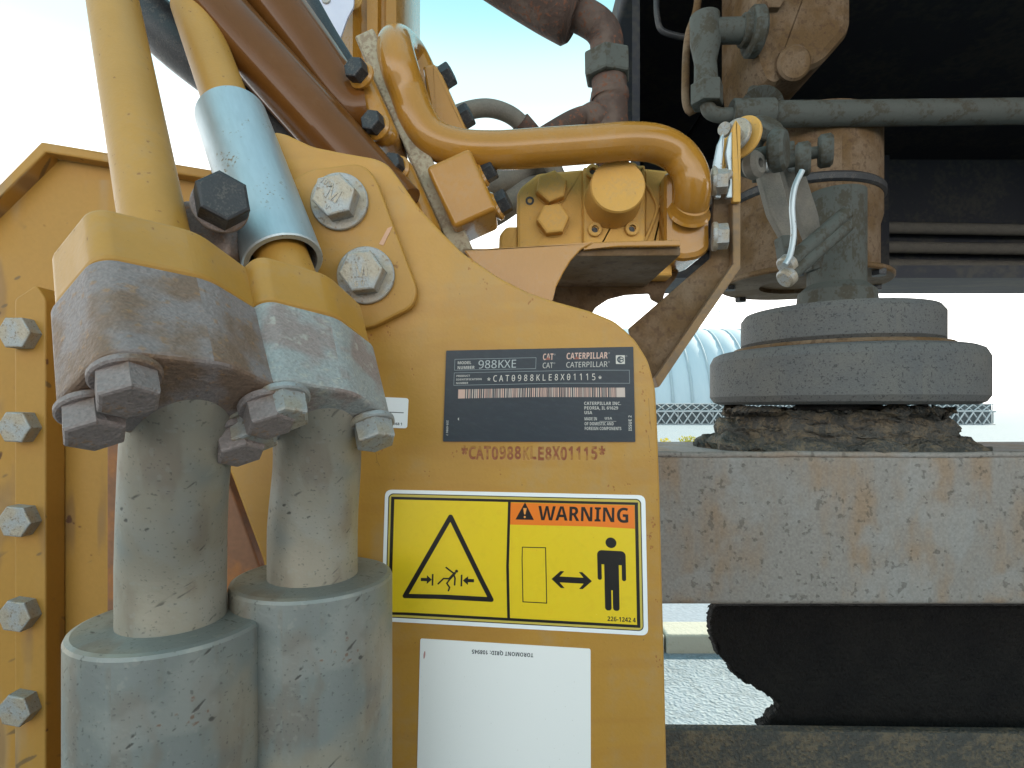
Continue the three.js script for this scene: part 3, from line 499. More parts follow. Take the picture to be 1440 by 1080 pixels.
// ---------------------------------------------------------------- control valve, shelf, struts
{
  const t = group('control_valve', 'dusty yellow valve block with hexagon plugs and round cap', 'valve'), d = .552;
  mesh('body', slab([[727, 388], [727, 272], [733, 262], [757, 243], [822, 237], [822, 388]], d, .07, { r: 5, bevel: .003 }), M.dusty, t);
  mesh('body', slab([[820.5, 388], [820.5, 234], [908, 231], [908, 388]], d - .006, .076, { r: 3, bevel: .003 }), M.dusty, t);
  mesh('body', slab([[907, 388], [907, 236], [946, 240], [946, 388]], d + .004, .066, { r: 2, bevel: .003 }), M.dusty, t);
  mesh('foot', slab([[700, 388], [702, 330], [712, 318], [730, 318], [730, 388]], d + .004, .05, { r: 5, bevel: .003 }), M.dusty, t);
  const front = (x, y, dd = d) => P(x, y, dd + .001);
  for (const [x, y, sp] of [[775, 267, .35], [777, 312, .1]]) {
    const p = mesh('plug_seat', along(ring(.0158, .008, .0015, .0004), front(x, y), V(0, 0, 1)), M.dusty, t);
    mesh('hex_plug', along(hex(.0265, .011, .002), front(x, y, d - .001), V(0, 0, 1), sp), M.dusty, t);
  }
  mesh('pin_hole', along(lathe([[.0022, .0], [.0042, 0], [.0042, .0015], [.0022, .0015], [.0022, 0]], 20), front(745, 283), V(0, 0, 1)), M.black, t);
  const cd = V(-.02, .06, 1).normalize();
  mesh('cap', along(lathe([[0, 0], [.027, 0], [.0262, .012], [.0250, .032], [.0238, .034], [0, .0345]], 56), front(861, 283, d - .006), cd), M.dusty, t);
  for (const [x, y] of [[833, 243], [887, 241], [836, 324], [888, 323]]) {
    const s = mesh('socket_screw', along(lathe([[0, 0], [.0068, 0], [.0068, .004], [.006, .0048], [.0035, .0048], [.0035, .002], [0, .002]], 28), front(x, y, d - .006), V(0, 0, 1)), M.dusty, t);
    mesh('socket', along(puck(.0033, .0004, .0001, 6), front(x, y, d - .0082), V(0, 0, 1)), M.black, s);
  }
  mesh('cover_rib', sweep([P(908, 258, d + .003), P(918, 275, d + .003), P(924, 292, d + .003), P(916, 318, d + .003), P(904, 345, d + .003)], .0018, { seg: 8 }), M.dusty, t);
  mesh('cover_rib', sweep([P(923, 294, d + .003), P(930, 289, d + .003), P(944, 288, d + .003)], .0015, { seg: 8 }), M.dusty, t);
}
const HD = .50;
{
  const t = group('grab_handle', 'bent yellow tubular grab handle above the valve block', 'handle'), d = .49;
  const path = [P(618, 178, d + .06), P(597, 120, d + .058), P(578, 80, d + .052), P(563, 64, d + .03), P(556, 68, d + .004), P(561, 92, d - .004), P(574, 132, d), P(588, 168, d), P(607, 194, d), P(640, 208, d), P(690, 212, d + .002), P(760, 208, d + .006), P(830, 203, d + .012), P(890, 199, d + .016), P(925, 203, d + .02), P(952, 217, d + .024), P(969, 240, d + .024), P(974, 264, d + .026), P(972, 286, d + .036), P(968, 300, d + .056)];
  mesh('tube', sweep(path, .0162, { n: 220, seg: 40 }), M.handle, t);
  mesh('foot_block', slab([[936, 358], [936, 240], [998, 240], [1000, 350], [985, 362], [960, 366]], d + .042, .06, { r: 8, bevel: .006 }), M.handle, t);
  mesh('weld_collar', along(lathe([[.0140, 0], [.0205, 0], [.0185, .0025], [.0170, .006], [.0160, .010], [.0140, .011], [.0140, 0]], 40), P(968.5, 298, d + .0425), V(.03, .48, .88)), M.handle, t);
}
{
  const t = group('shelf_bracket', 'bent yellow sheet shelf carrying the valve block', 'bracket');
  const d = .455;
  // top sheet: from the front lip back under the valve; its brown carries the underside shade
  const a = P(653, 351, d), b = P(957, 343, d + .045);
  mesh('front_flange', slab([[652, 352], [700, 348], [770, 344], [836, 341], [818, 350], [803, 366], [792, 384], [782, 404], [776, 428], [720, 428], [690, 400]], d, .005, { r: 3, bevel: .001 }), M.handle, t);
  const sh = new THREE.Shape([[652, .0], [958, .0], [958, .12], [652, .12]].map(([x, z]) => new THREE.Vector2(P(x, 0, d).x, z)));
  mesh('top_sheet', metres(new THREE.ExtrudeGeometry(sh, { depth: .005, bevelThickness: .001, bevelSize: .001, bevelSegments: 2 }).rotateX(-Math.PI / 2).rotateZ(.008).translate(0, P(0, 346, d).y - .006, -d - .007)), M.brown, t);
  mesh('front_lip', slab([[834, 340.5], [870, 339], [957, 337], [957, 346], [870, 347], [820, 350]], d, .005, { r: 1, bevel: .001 }), M.handle, t);
  mesh('inner_web', slab([[788, 350], [957, 344], [957, 376], [950, 392], [936, 408], [931, 428], [916, 420], [914, 412], [880, 414], [856, 420], [838, 432], [826, 452], [826, 475], [760, 470], [760, 360]], d + .125, .006, { r: 3, bevel: .001 }), M.brown, t);
}
{
  const t = group('strut_bracket', 'brown slanting strut with slotted upright beside the grab handle', 'bracket');
  mesh('strut', slab([[1000, 362], [1005, 240], [1030, 238], [1033, 372], [921, 536], [900, 520], [884, 462]], .545, .006, { r: 3, bevel: .001 }), M.brown, t);
  mesh('edge_flange', slab([[1030, 282], [1042, 282], [1042, 377], [926, 545], [921, 532], [1031, 371]], .535, .03, { r: 1, bevel: .0015 }), M.tan, t);
  mesh('upright', slab([[1030, 182], [1035, 168], [1042, 178], [1042, 284], [1031, 284]], .529, .006, { r: 2, bevel: .001 }), M.dusty, t);
  mesh('sheen_lug', slab([[1006, 278], [1004, 232], [1010, 202], [1017, 187], [1019, 196], [1016, 226], [1014, 278]], .531, .005, { r: 2, bevel: .0008 }), M.zinc, t);  // zinc colour of both lugs stands in for sky sheen
  mesh('sheen_lug', slab([[1021, 278], [1027, 258], [1024, 234], [1021, 214], [1025, 192], [1030.5, 182], [1030.8, 278]], .531, .005, { r: 2, bevel: .0008 }), M.zinc, t);
  mesh('slot_web', slab([[1013, 198], [1026, 190], [1026, 228], [1017, 240], [1016, 226]], .5365, .006, { r: 2, bevel: .0008 }), M.dusty, t);
  mesh('spacer', slab([[1006, 240], [1028, 240], [1028, 282], [1006, 282]], .5545, .02, { r: 2, bevel: .001 }), M.brown, t);
  const w = mesh('washer', along(ring(.0215, .004, .004, .001), P(1044, 195, .575), V(-.75, .1, .6)), M.dusty, t);
  mesh('washer', along(ring(.0165, .004, .005, .001), P(1036, 192, .568), V(-.75, .1, .6)), M.steel, t);
  mesh('bolt', sweep([P(1040, 192, .566), P(1018, 181, .540)], .0062, { n: 1 }), M.steel, t);
  for (const [x, y, s] of [[1002, 256, 1], [1003, 333, 1.05]]) {
    const b = mesh('bolt', along(puck(.0125 * s, .005, .001), P(x - 2, y, .530), V(1, 0, .25)), M.steel, t);
    mesh('nut', along(hex(.019 * s, .010), P(x + 5, y, .527), V(1, 0, .25)), M.steel, b);
  }
  mesh('threaded_end', bar(P(1006, 254, .526), P(1026, 246, .534), .0048), M.steel, t);
  mesh('grommet', along(ring(.014, .005, .016, .004), P(1050, 236, .60), V(.6, 0, .8)), M.hose, t);
}

// ---------------------------------------------------------------- pipes against the sky
{
  const t = group('return_pipe', 'rusty elbow pipe with large hexagon nut standing against the sky', 'pipe'), d = .62;
  mesh('ferrule', sweep([{ p: P(640, -85, d), r: .033 }, { p: P(720, -32, d), r: .033 }, { p: P(790, 10, d), r: .033 }, { p: P(806, 17, d), r: .034 }, { p: P(812, 20, d), r: .029 }], .033, { n: 24, seg: 36 }), M.rust, t);
  mesh('elbow', sweep([P(805, 16, d), P(826, 26, d), P(843, 38, d), P(852, 54, d), P(853, 78, d), P(853, 90, d)], .0180, { n: 60 }), M.rust, t);
  mesh('nut', along(hex(.045, .024, .003), P(854, 108, d), V(-.02, 1, .04), .3), M.greyfit, t);
  mesh('fitting', sweep([{ p: P(856, 104, d), r: .0185 }, { p: P(857, 128, d), r: .0190 }, { p: P(857, 131, d), r: .0205 }, { p: P(858, 140, d), r: .0205 }, { p: P(858, 143, d), r: .0185 }, { p: P(858, 200, d), r: .020 }], .02, { n: 60, flat: true }), M.rust, t);
  mesh('branch', sweep([{ p: P(850, 172, d), r: .0175 }, { p: P(826, 166, d), r: .0165 }, { p: P(822, 166, d), r: .0125 }, { p: P(805, 172, d), r: .0125 }, { p: P(760, 198, d), r: .0125 }], .0125, { n: 30 }), M.rust, t);
  mesh('riser', sweep([P(858, 195, d), P(862, 240, d + .01), P(866, 300, d + .01)], .018), M.rust, t);
}
{
  const h = group('grey_hose', 'grey hose arching from the manifold against the sky', 'hose');
  mesh('line', sweep([P(628, 172, .60), P(645, 160, .60), P(685, 152, .60), P(718, 162, .61), P(740, 182, .62), P(775, 230, .63), P(800, 290, .65)], .0092, { seg: 22 }), M.hose, h);
  mesh('sleeve', sweep([P(731, 172, .615), P(745, 188, .622), P(765, 214, .627)], .0118, { n: 12 }), M.rust, h);
  const k = group('grey_hose', 'thick grey hose passing under the grab handle', 'hose');
  mesh('line', sweep([P(640, 262, .60), P(690, 258, .62), P(740, 240, .66), P(800, 205, .70), P(840, 190, .72)], .0145, { seg: 24 }), M.hose, k);
  const m = group('grey_hose', 'thick grey hose behind the left foot of the valve block', 'hose');
  mesh('line', sweep([P(640, 320, .63), P(690, 300, .63), P(740, 270, .65), P(800, 260, .70)], .0155, { seg: 24 }), M.hose, m);
}

// ---------------------------------------------------------------- the yellow mounting plate
const PD = .40;
{
  const N = 1, x0 = 290, x1 = 950, y0 = 170, y1 = 1130, S = 1.7, W = Math.round((x1 - x0) * S), H = Math.round((y1 - y0) * S);
  const cv = document.createElement('canvas'); cv.width = W; cv.height = H;
  const c = cv.getContext('2d'), X = (x) => (x - x0) * S, Y = (y) => (y - y0) * S;
  c.fillStyle = '#000'; c.fillRect(0, 0, W, H);
  // mask canvas: red = stamped lettering, green = rust runs and chips along the edge, blue = dark scratches
  c.save(); c.translate(X(648), Y(646)); c.scale(1, 1.25); c.font = `${19.2 * S}px monospace`; c.lineWidth = 1.6 * S; c.strokeStyle = '#f00';
  const vin = '*CAT0988KLE8X01115*', cw = (852 - 648) / vin.length * S;
  for (let i = 0; i < vin.length; i++) { c.save(); c.translate(i * cw, RR(-1, 1)); c.strokeText(vin[i] === '0' ? '0' : vin[i], 0, 0, cw * .95); c.restore(); }
  c.restore();
  const dot = (x, y, r, col) => { c.fillStyle = col; c.beginPath(); c.ellipse(X(x), Y(y), r * S, r * S * RR(.7, 1.8), RR(-.4, .4), 0, 7); c.fill(); };
  c.globalCompositeOperation = 'lighter';
  for (const [x, y, n] of [[903, 520, 7], [905, 556, 6], [912, 600, 6], [915, 640, 4], [916, 735, 10], [914, 752, 9], [918, 770, 6], [921, 700, 4], [860, 690, 5], [882, 688, 6], [760, 712, 3], [640, 640, 4], [620, 655, 2], [536, 640, 3], [680, 400, 5], [745, 420, 6], [700, 385, 4], [820, 440, 5], [660, 372, 5], [590, 300, 4], [520, 470, 6], [545, 465, 5], [600, 662, 3], [700, 668, 2], [580, 525, 2], [690, 520, 2], [925, 850, 4], [926, 930, 5]])
    for (let i = 0; i < n; i++) dot(x + RR(-5, 5), y + RR(-8, 8), RR(.4, 1.3), '#0c0');
  for (let i = 0; i < 170; i++) dot(RR(500, 920), RR(240, 1100), RR(.25, .8), rnd() < .5 ? '#00a' : '#080');
  c.strokeStyle = '#00b'; c.lineWidth = .7 * S;
  for (const p of [[[520, 635], [524, 633], [529, 638], [530, 648], [534, 655]], [[912, 560], [914, 590], [916, 604]], [[912, 612], [914, 630]], [[560, 262], [566, 270], [569, 272]]]) { c.beginPath(); p.forEach(([x, y], i) => c[i ? 'lineTo' : 'moveTo'](X(x), Y(y))); c.stroke(); }
  const md = c.getImageData(0, 0, W, H).data, col = new Uint8Array(W * H * 4), ro = new Uint8Array(W * H * 4), bu = new Uint8Array(W * H * 4);
  for (let j = 0; j < H; j++) for (let i = 0; i < W; i++) {
    const u = i / 1024, v = j / 1024, o = (j * W + i) * 4, q = ((H - 1 - j) * W + i) * 4;   // rows of a DataTexture go up
    const n = fbm(u, v, 5, 301), w = fbm(u * .5, v * 3, 10, 302, 3), f = fbm(u, v, 70, 303, 3), g = fbm(u, v, 200, 304, 2), st = fbm(u * 2, v * .25, 12, 305, 3);
    let k = [.445, .228, .036].map((a) => a * (.93 + .14 * n) * (.975 + .05 * g));
    k = mix(k, [.40, .255, .11], .5 * smooth(.5, .75, .5 * n + .3 * st + .2 * f));
    k = mix(k, [.36, .155, .026], .2 * smooth(.5, .75, w) );
    const rr = md[o] / 255, gg = md[o + 1] / 255, bb = md[o + 2] / 255;
    k = mix(k, [.27, .085, .03], rr * (.35 + .75 * smooth(.3, .6, f)));
    k = mix(k, [.28, .085, .025], gg * .75); k = mix(k, [.12, .07, .03], bb * .8);
    for (let c3 = 0; c3 < 3; c3++) { col[q + c3] = enc(k[c3]); ro[q + c3] = 255 * (.46 + .16 * (st - .5) + .15 * (f - .5) + .2 * Math.max(rr, gg)); bu[q + c3] = 255 * Math.min(1, Math.max(0, .6 + .3 * (n - .5) + .12 * (g - .5) - .45 * rr - .25 * gg)); }
    col[q + 3] = ro[q + 3] = bu[q + 3] = 255;
  }
  const mk = (data, s) => { const t = new THREE.DataTexture(data, W, H); t.magFilter = THREE.LinearFilter; t.minFilter = THREE.LinearMipmapLinearFilter; t.generateMipmaps = true; if (s) t.colorSpace = THREE.SRGBColorSpace; t.needsUpdate = true; t.wrapS = t.wrapT = THREE.RepeatWrapping; return t; };
  const mat = new THREE.MeshPhysicalMaterial({ map: mk(col, true), roughnessMap: mk(ro), bumpMap: mk(bu), roughness: 1, bumpScale: .0006 });
  const outline = [[383, 184], [400, 187], [438, 205], [482, 214], [528, 222], [546, 231], [560, 250], [590, 293], [620, 325], [650, 355], [698, 388], [740, 410], [775, 422], [830, 437], [866, 452], [893, 477], [912, 507], [922, 545], [925, 600], [928, 680], [931, 800], [935, 950], [938, 1080], [940, 1500], [400, 1500], [384, 900], [370, 790], [318, 650], [330, 420], [372, 300]];
  const g = slab(outline, PD, .016, { r: 10, bevel: .002 }), p = g.attributes.position, uv = g.attributes.uv, a = P(x0, y1, PD), b = P(x1, y0, PD);
  for (let i = 0; i < p.count; i++) uv.setXY(i, (uv.getX(i) - a.x) / (b.x - a.x), (uv.getY(i) - a.y) / (b.y - a.y));
  const t = group('mounting_plate', 'large flat yellow steel plate carrying the black identification plate and decals', 'plate');
  mesh('plate', g, mat, t);
  mesh('back_rib', slab([[430, 500], [900, 560], [900, 1500], [430, 1500]], PD + .017, .05, { r: 10 }), M.shadebrown, t);
  const leg = group('frame_leg', 'yellow steel leg under the mounting plate down to the added deck', 'frame');
  mesh('leg', boxAt(-.16, .10, .801, P(0, 1500, PD).y - .001, -.466, -.40, .006), M.paint, leg);
}

// ---------------------------------------------------------------- flat prints on the plate
function decal(name, corners, d, thick, r, cv, mat = {}, w = 0) {   // corners TL TR BR BL in photo pixels
  const q = corners.map(([x, y]) => P(x, y, d)), g = slab(corners, d, thick, { r, bevel: 0 });
  const uv = g.attributes.uv, [A, B, C, D] = q;
  for (let i = 0; i < uv.count; i++) {
    const x = g.attributes.position.getX(i), y = g.attributes.position.getY(i); let s = .5, t = .5;
    for (let k = 0; k < 8; k++) {
      const fx = A.x + (B.x - A.x) * s + (D.x - A.x) * t + (A.x - B.x + C.x - D.x) * s * t - x, fy = A.y + (B.y - A.y) * s + (D.y - A.y) * t + (A.y - B.y + C.y - D.y) * s * t - y;
      const a = B.x - A.x + (A.x - B.x + C.x - D.x) * t, b = D.x - A.x + (A.x - B.x + C.x - D.x) * s, c = B.y - A.y + (A.y - B.y + C.y - D.y) * t, e = D.y - A.y + (A.y - B.y + C.y - D.y) * s, det = a * e - b * c;
      s -= (fx * e - b * fy) / det; t -= (a * fy - c * fx) / det;
    }
    uv.setXY(i, s, 1 - t);
  }
  const tx = new THREE.CanvasTexture(cv); tx.colorSpace = THREE.SRGBColorSpace; tx.magFilter = THREE.LinearFilter; tx.anisotropy = 8;
  return mesh(name, g, new THREE.MeshPhysicalMaterial({ map: tx, roughness: .5, ...mat }));
}
function wear(c, W, H, n, cols) { for (let i = 0; i < n; i++) { c.fillStyle = cols[i % cols.length]; c.globalAlpha = RR(.08, .4); c.beginPath(); c.ellipse(rnd() * W, rnd() * H, RR(.6, 4), RR(.5, 2.2), rnd() * 3, 0, 7); c.fill(); } c.globalAlpha = 1; }
function fit(c, s, x, y, w, h, f, { stroke = false } = {}) {      // text fitted in a box whose left baseline is x, y
  c.save(); c.font = f; const m = c.measureText(s), size = parseFloat(/([\d.]+)px/.exec(f)[1]);
  c.translate(x, y); c.scale(w / m.width, h / (size * .72)); stroke ? c.strokeText(s, 0, 0) : c.fillText(s, 0, 0); c.restore();
}
{ // black identification plate
  const W = 1340, H = 660, cv = document.createElement('canvas'); cv.width = W; cv.height = H; const c = cv.getContext('2d');
  c.fillStyle = '#182530'; c.fillRect(0, 0, W, H);
  for (let i = 0; i < 2600; i++) { c.globalAlpha = RR(.02, .08); c.fillStyle = ['#0c1820', '#3c5058', '#554a42'][i % 3]; c.beginPath(); c.ellipse(rnd() * W, rnd() * H, RR(4, 46), RR(2, 12), rnd() * .6, 0, 7); c.fill(); }
  c.globalAlpha = 1;
  const u = (x) => x * W, v = (y) => y * H, ink = '#b9b4ac', pink = '#c9a596';
  c.strokeStyle = '#8d9596'; c.lineWidth = 3; c.strokeRect(u(.048), v(.098), u(.434), v(.12)); c.strokeRect(u(.047), v(.247), u(.93), v(.137));
  c.fillStyle = ink;
  fit(c, 'MODEL', u(.062), v(.153), u(.075), v(.032), 'bold 40px sans-serif'); fit(c, 'NUMBER', u(.062), v(.208), u(.093), v(.034), 'bold 40px sans-serif');
  c.fillStyle = '#a5aaaa'; fit(c, '988KXE', u(.172), v(.202), u(.208), v(.088), '60px sans-serif');
  c.fillStyle = pink; fit(c, 'CAT', u(.517), v(.125), u(.058), v(.07), 'bold 60px sans-serif'); fit(c, 'CATERPILLAR', u(.643), v(.123), u(.222), v(.07), 'bold 60px sans-serif');
  for (const [x, w] of [[.546, .03], [.70, .03]]) { c.fillStyle = '#8a4a3c'; c.beginPath(); c.moveTo(u(x - w / 2), v(.125)); c.lineTo(u(x + w / 2), v(.125)); c.lineTo(u(x), v(.09)); c.fill(); }
  c.fillStyle = ink; fit(c, 'CAT', u(.517), v(.215), u(.058), v(.06), '60px sans-serif'); fit(c, 'CATERPILLAR', u(.643), v(.213), u(.222), v(.06), '60px sans-serif');
  for (const [x, y] of [[.578, .068], [.869, .063], [.578, .163], [.869, .16], [.96, .1]]) { c.beginPath(); c.arc(u(x) + 4, v(y), 5, 0, 7); c.lineWidth = 1.6; c.strokeStyle = ink; c.stroke(); }
  c.fillStyle = '#c4beb6'; c.fillRect(u(.908), v(.09), u(.047), v(.092));
  c.fillStyle = '#20303a'; c.beginPath(); c.arc(u(.9315), v(.136), 23, 0, 7); c.fill();
  c.fillStyle = '#c4beb6'; c.beginPath(); c.arc(u(.934), v(.136), 15, 0, 7); c.fill(); c.fillRect(u(.9315), v(.118), 30, 24);
  c.fillStyle = '#20303a'; c.fillRect(u(.926), v(.108), 8, 37); c.fillRect(u(.9315), v(.129), 22, 7); c.fillRect(u(.944), v(.114), 6, 28);
  c.fillStyle = ink;
  ['PRODUCT', 'IDENTIFICATION', 'NUMBER'].forEach((s, i) => fit(c, s, u(.058), v(.292 + i * .04), u([.074, .138, .066][i]), v(.022), 'bold 40px sans-serif'));
  c.fillStyle = '#cfc6bb'; { const s = '*CAT0988KLE8X01115*'; for (let i = 0; i < s.length; i++) { c.save(); c.translate(u(.222 + i * .0328), v(.352)); c.font = '52px monospace'; c.scale(.98, s[i] === '*' ? 1 : 1.18); c.fillText(s[i], 0, s[i] === '*' ? 9 : 0); if (s[i] === '0') { c.fillRect(9, -21, 16, 4); } c.restore(); } }
  { let x = u(.072); const e = u(.952); c.fillStyle = '#c7a394'; c.fillRect(x, v(.43), 50, v(.1)); x += 56; while (x < e - 60) { const w = [4, 4, 9, 4, 9][Math.floor(rnd() * 5)]; c.fillStyle = rnd() < .5 ? '#c7a394' : '#b9a79c'; c.fillRect(x, v(.43), w, v(.1)); x += w + [4, 4, 8][Math.floor(rnd() * 3)]; } c.fillStyle = '#bfaea4'; c.fillRect(e - 54, v(.43), 54, v(.1)); }
  c.fillStyle = ink; const ln = (s, y, w) => fit(c, s, u(.737), v(y), u(w), v(.033), 'bold 40px sans-serif');
  ln('CATERPILLAR INC.', .612, .194); ln('PEORIA, IL 61629', .661, .178); ln('USA', .710, .042); ln('MADE IN', .775, .067); fit(c, 'USA', u(.842), v(.766), u(.04), v(.026), 'bold 40px sans-serif'); c.fillRect(u(.815), v(.782), u(.088), 2.5); ln('OF DOMESTIC AND', .826, .153); ln('FOREIGN COMPONENTS', .876, .192);
  c.save(); c.translate(u(.983), v(.885)); c.rotate(-Math.PI / 2); fit(c, 'ISSUE 2', 0, 0, v(.165), v(.034), 'bold 40px sans-serif'); c.restore();
  c.save(); c.translate(u(.015), v(.765)); c.rotate(Math.PI / 2); fit(c, '235-6986 7', 0, 0, v(.17), v(.022), 'bold 40px sans-serif'); c.restore();
  c.strokeStyle = '#d7d2c8'; c.lineWidth = 5; c.beginPath(); c.arc(u(.082), v(.755), 7, 1.6, 4.6); c.stroke();
  wear(c, W, H, 160, ['#9a948a', '#0b141a', '#7d6a5c']);
  tag(decal('identification_plate', [[627.5, 493], [890.5, 487.5], [893.5, 621.5], [623, 621]], PD - .0012, .0011, 1.2, cv, { roughness: .42 }), 'dark identification plate engraved with model number, bar code and address', 'plate');
}
{ // warning decal
  const W = 1472, H = 800, cv = document.createElement('canvas'); cv.width = W; cv.height = H; const c = cv.getContext('2d');
  const u = (x) => x * W, v = (y) => y * H, K = '#191512', Y1 = '#e6c41e';
  c.fillStyle = '#eff1f2'; c.fillRect(0, 0, W, H);
  const rrect = (x, y, w, h, r) => { c.beginPath(); c.roundRect(x, y, w, h, r); };
  c.fillStyle = K; rrect(20, 22, W - 44, H - 46, 30); c.fill();
  c.fillStyle = '#c9b252'; rrect(25, 27, W - 54, H - 56, 26); c.fill();
  c.fillStyle = K; c.fillRect(36, 42, W - 78, H - 84);
  c.fillStyle = Y1; c.fillRect(54, 58, W - 114, H - 116);
  for (let i = 0; i < 900; i++) { c.globalAlpha = RR(.02, .06); c.fillStyle = ['#d8b010', '#f0d440', '#c7a22a'][i % 3]; c.beginPath(); c.ellipse(54 + rnd() * (W - 120), 60 + rnd() * (H - 120), RR(5, 50), RR(3, 18), rnd() * 3, 0, 7); c.fill(); }
  c.globalAlpha = 1;
  c.fillStyle = '#ec7a1c'; c.fillRect(u(.478), 60, u(.9585) - u(.478), v(.243) - 60);
  c.fillStyle = K; c.fillRect(u(.473), 50, 15, H - 100);
  c.strokeStyle = K; c.lineJoin = 'round'; c.lineWidth = 27;
  c.beginPath(); c.moveTo(u(.254), v(.195)); c.lineTo(u(.088), v(.803)); c.lineTo(u(.414), v(.803)); c.closePath(); c.stroke();
  c.fillStyle = K; const poly = (p) => { c.beginPath(); p.forEach(([x, y], i) => c[i ? 'lineTo' : 'moveTo'](u(x), v(y))); c.closePath(); c.fill(); };
  // pinch pictogram
  c.fillRect(u(.189), v(.632), 9, v(.088)); c.fillRect(u(.300), v(.632), 9, v(.088));
  poly([[.147, .663], [.17, .663], [.17, .642], [.189, .675], [.17, .708], [.17, .687], [.147, .687]]);
  poly([[.351, .663], [.328, .663], [.328, .642], [.308, .675], [.328, .708], [.328, .687], [.351, .687]]);
  c.lineCap = 'round'; const st = (w, p) => { c.lineWidth = w; c.beginPath(); p.forEach(([x, y], i) => c[i ? 'lineTo' : 'moveTo'](u(x), v(y))); c.stroke(); };
  st(15, [[.276, .622], [.258, .664]]); st(9, [[.272, .622], [.255, .598], [.243, .580]]); st(9, [[.272, .628], [.278, .66], [.277, .71]]); st(9, [[.256, .664], [.234, .664], [.214, .705]]); st(9, [[.258, .668], [.247, .70], [.258, .73], [.254, .755]]);
  c.beginPath(); c.arc(u(.283), v(.606), 9, 0, 7); c.fill();
  // signal word
  poly([[.538, .072], [.5035, .203], [.574, .203]]);
  c.fillStyle = '#ee9a4c'; poly([[.5315, .115], [.5455, .115], [.541, .163], [.536, .163]]); c.beginPath(); c.arc(u(.5385), v(.183), 6.5, 0, 7); c.fill();
  c.fillStyle = K; fit(c, 'WARNING', u(.59), v(.204), u(.350), v(.108), 'bold 100px sans-serif');
  c.lineWidth = 5; c.lineJoin = 'miter'; c.strokeRect(u(.533), v(.412), u(.089), v(.395));
  poly([[.642, .633], [.676, .573], [.69, .573], [.672, .612], [.762, .612], [.745, .573], [.758, .573], [.793, .633], [.758, .693], [.745, .693], [.762, .654], [.672, .654], [.69, .693], [.676, .693]]);
  c.beginPath(); c.arc(u(.8675), v(.352), 30, 0, 7); c.fill();
  rrect(u(.815), v(.408), u(.1065), v(.10), 26); c.fill();
  rrect(u(.815), v(.43), u(.0155), v(.19), 11); c.fill(); rrect(u(.906), v(.43), u(.0155), v(.19), 11); c.fill();
  c.fillRect(u(.8405), v(.42), u(.0545), v(.27));
  rrect(u(.8405), v(.60), u(.0245), v(.235), 16); c.fill(); rrect(u(.8705), v(.60), u(.0245), v(.235), 16); c.fill();
  fit(c, '226-1242 4', u(.848), v(.91), u(.107), v(.032), 'bold 40px sans-serif');
  wear(c, W, H, 70, ['#a07a30', '#f4e9b0', '#80602a']);
  tag(decal('warning_decal', [[541.5, 688.5], [907.5, 696.5], [911.5, 894], [536, 873.5]], PD - .0006, .0005, 10, cv, { roughness: .35, clearcoat: .2, clearcoatRoughness: .25 }), 'yellow and orange warning decal with crush triangle and standing figure', 'decal');
}
{ // white sticker; the square code it carried is left out, its caption stays
  const W = 980, H = 980, cv = document.createElement('canvas'); cv.width = W; cv.height = H; const c = cv.getContext('2d');
  c.fillStyle = '#f0efed'; c.fillRect(0, 0, W, H); c.fillStyle = '#22252a';
  c.save(); c.translate(W * .665, H * .046); c.rotate(Math.PI); fit(c, 'TOROMONT QRID: 108945', 0, 0, W * .362, H * .024, 'bold 40px sans-serif'); c.restore();
  c.fillStyle = '#a8605a'; c.globalAlpha = .7; c.beginPath(); c.ellipse(26, 92, 5, 22, .1, 0, 7); c.fill(); c.globalAlpha = 1;
  wear(c, W, H, 160, ['#b9b4aa', '#8d8478', '#f2f0ec']);
  tag(decal('blank_sticker', [[591, 898], [830.5, 912.5], [831, 1150], [585, 1139]], PD - .0006, .0005, 3, cv, { roughness: .45 }), 'square white sticker with upside down caption below the warning decal', 'sticker');
}
{
  const W = 420, H = 210, cv = document.createElement('canvas'); cv.width = W; cv.height = H; const c = cv.getContext('2d');
  c.fillStyle = '#eff0f1'; c.fillRect(0, 0, W, H); c.fillStyle = '#1d2125'; c.fillRect(30, 100, 360, 5); fit(c, '-1368 1', 300, 190, 85, 18, 'bold 40px sans-serif');
  wear(c, W, H, 30, ['#b9b4aa', '#8d8478']);
  tag(decal('small_label', [[490, 556], [574.5, 560], [572.5, 602.5], [490, 599]], PD - .0006, .0005, 4, cv), 'small white label with one black line behind the grey flange clamp', 'label');
}

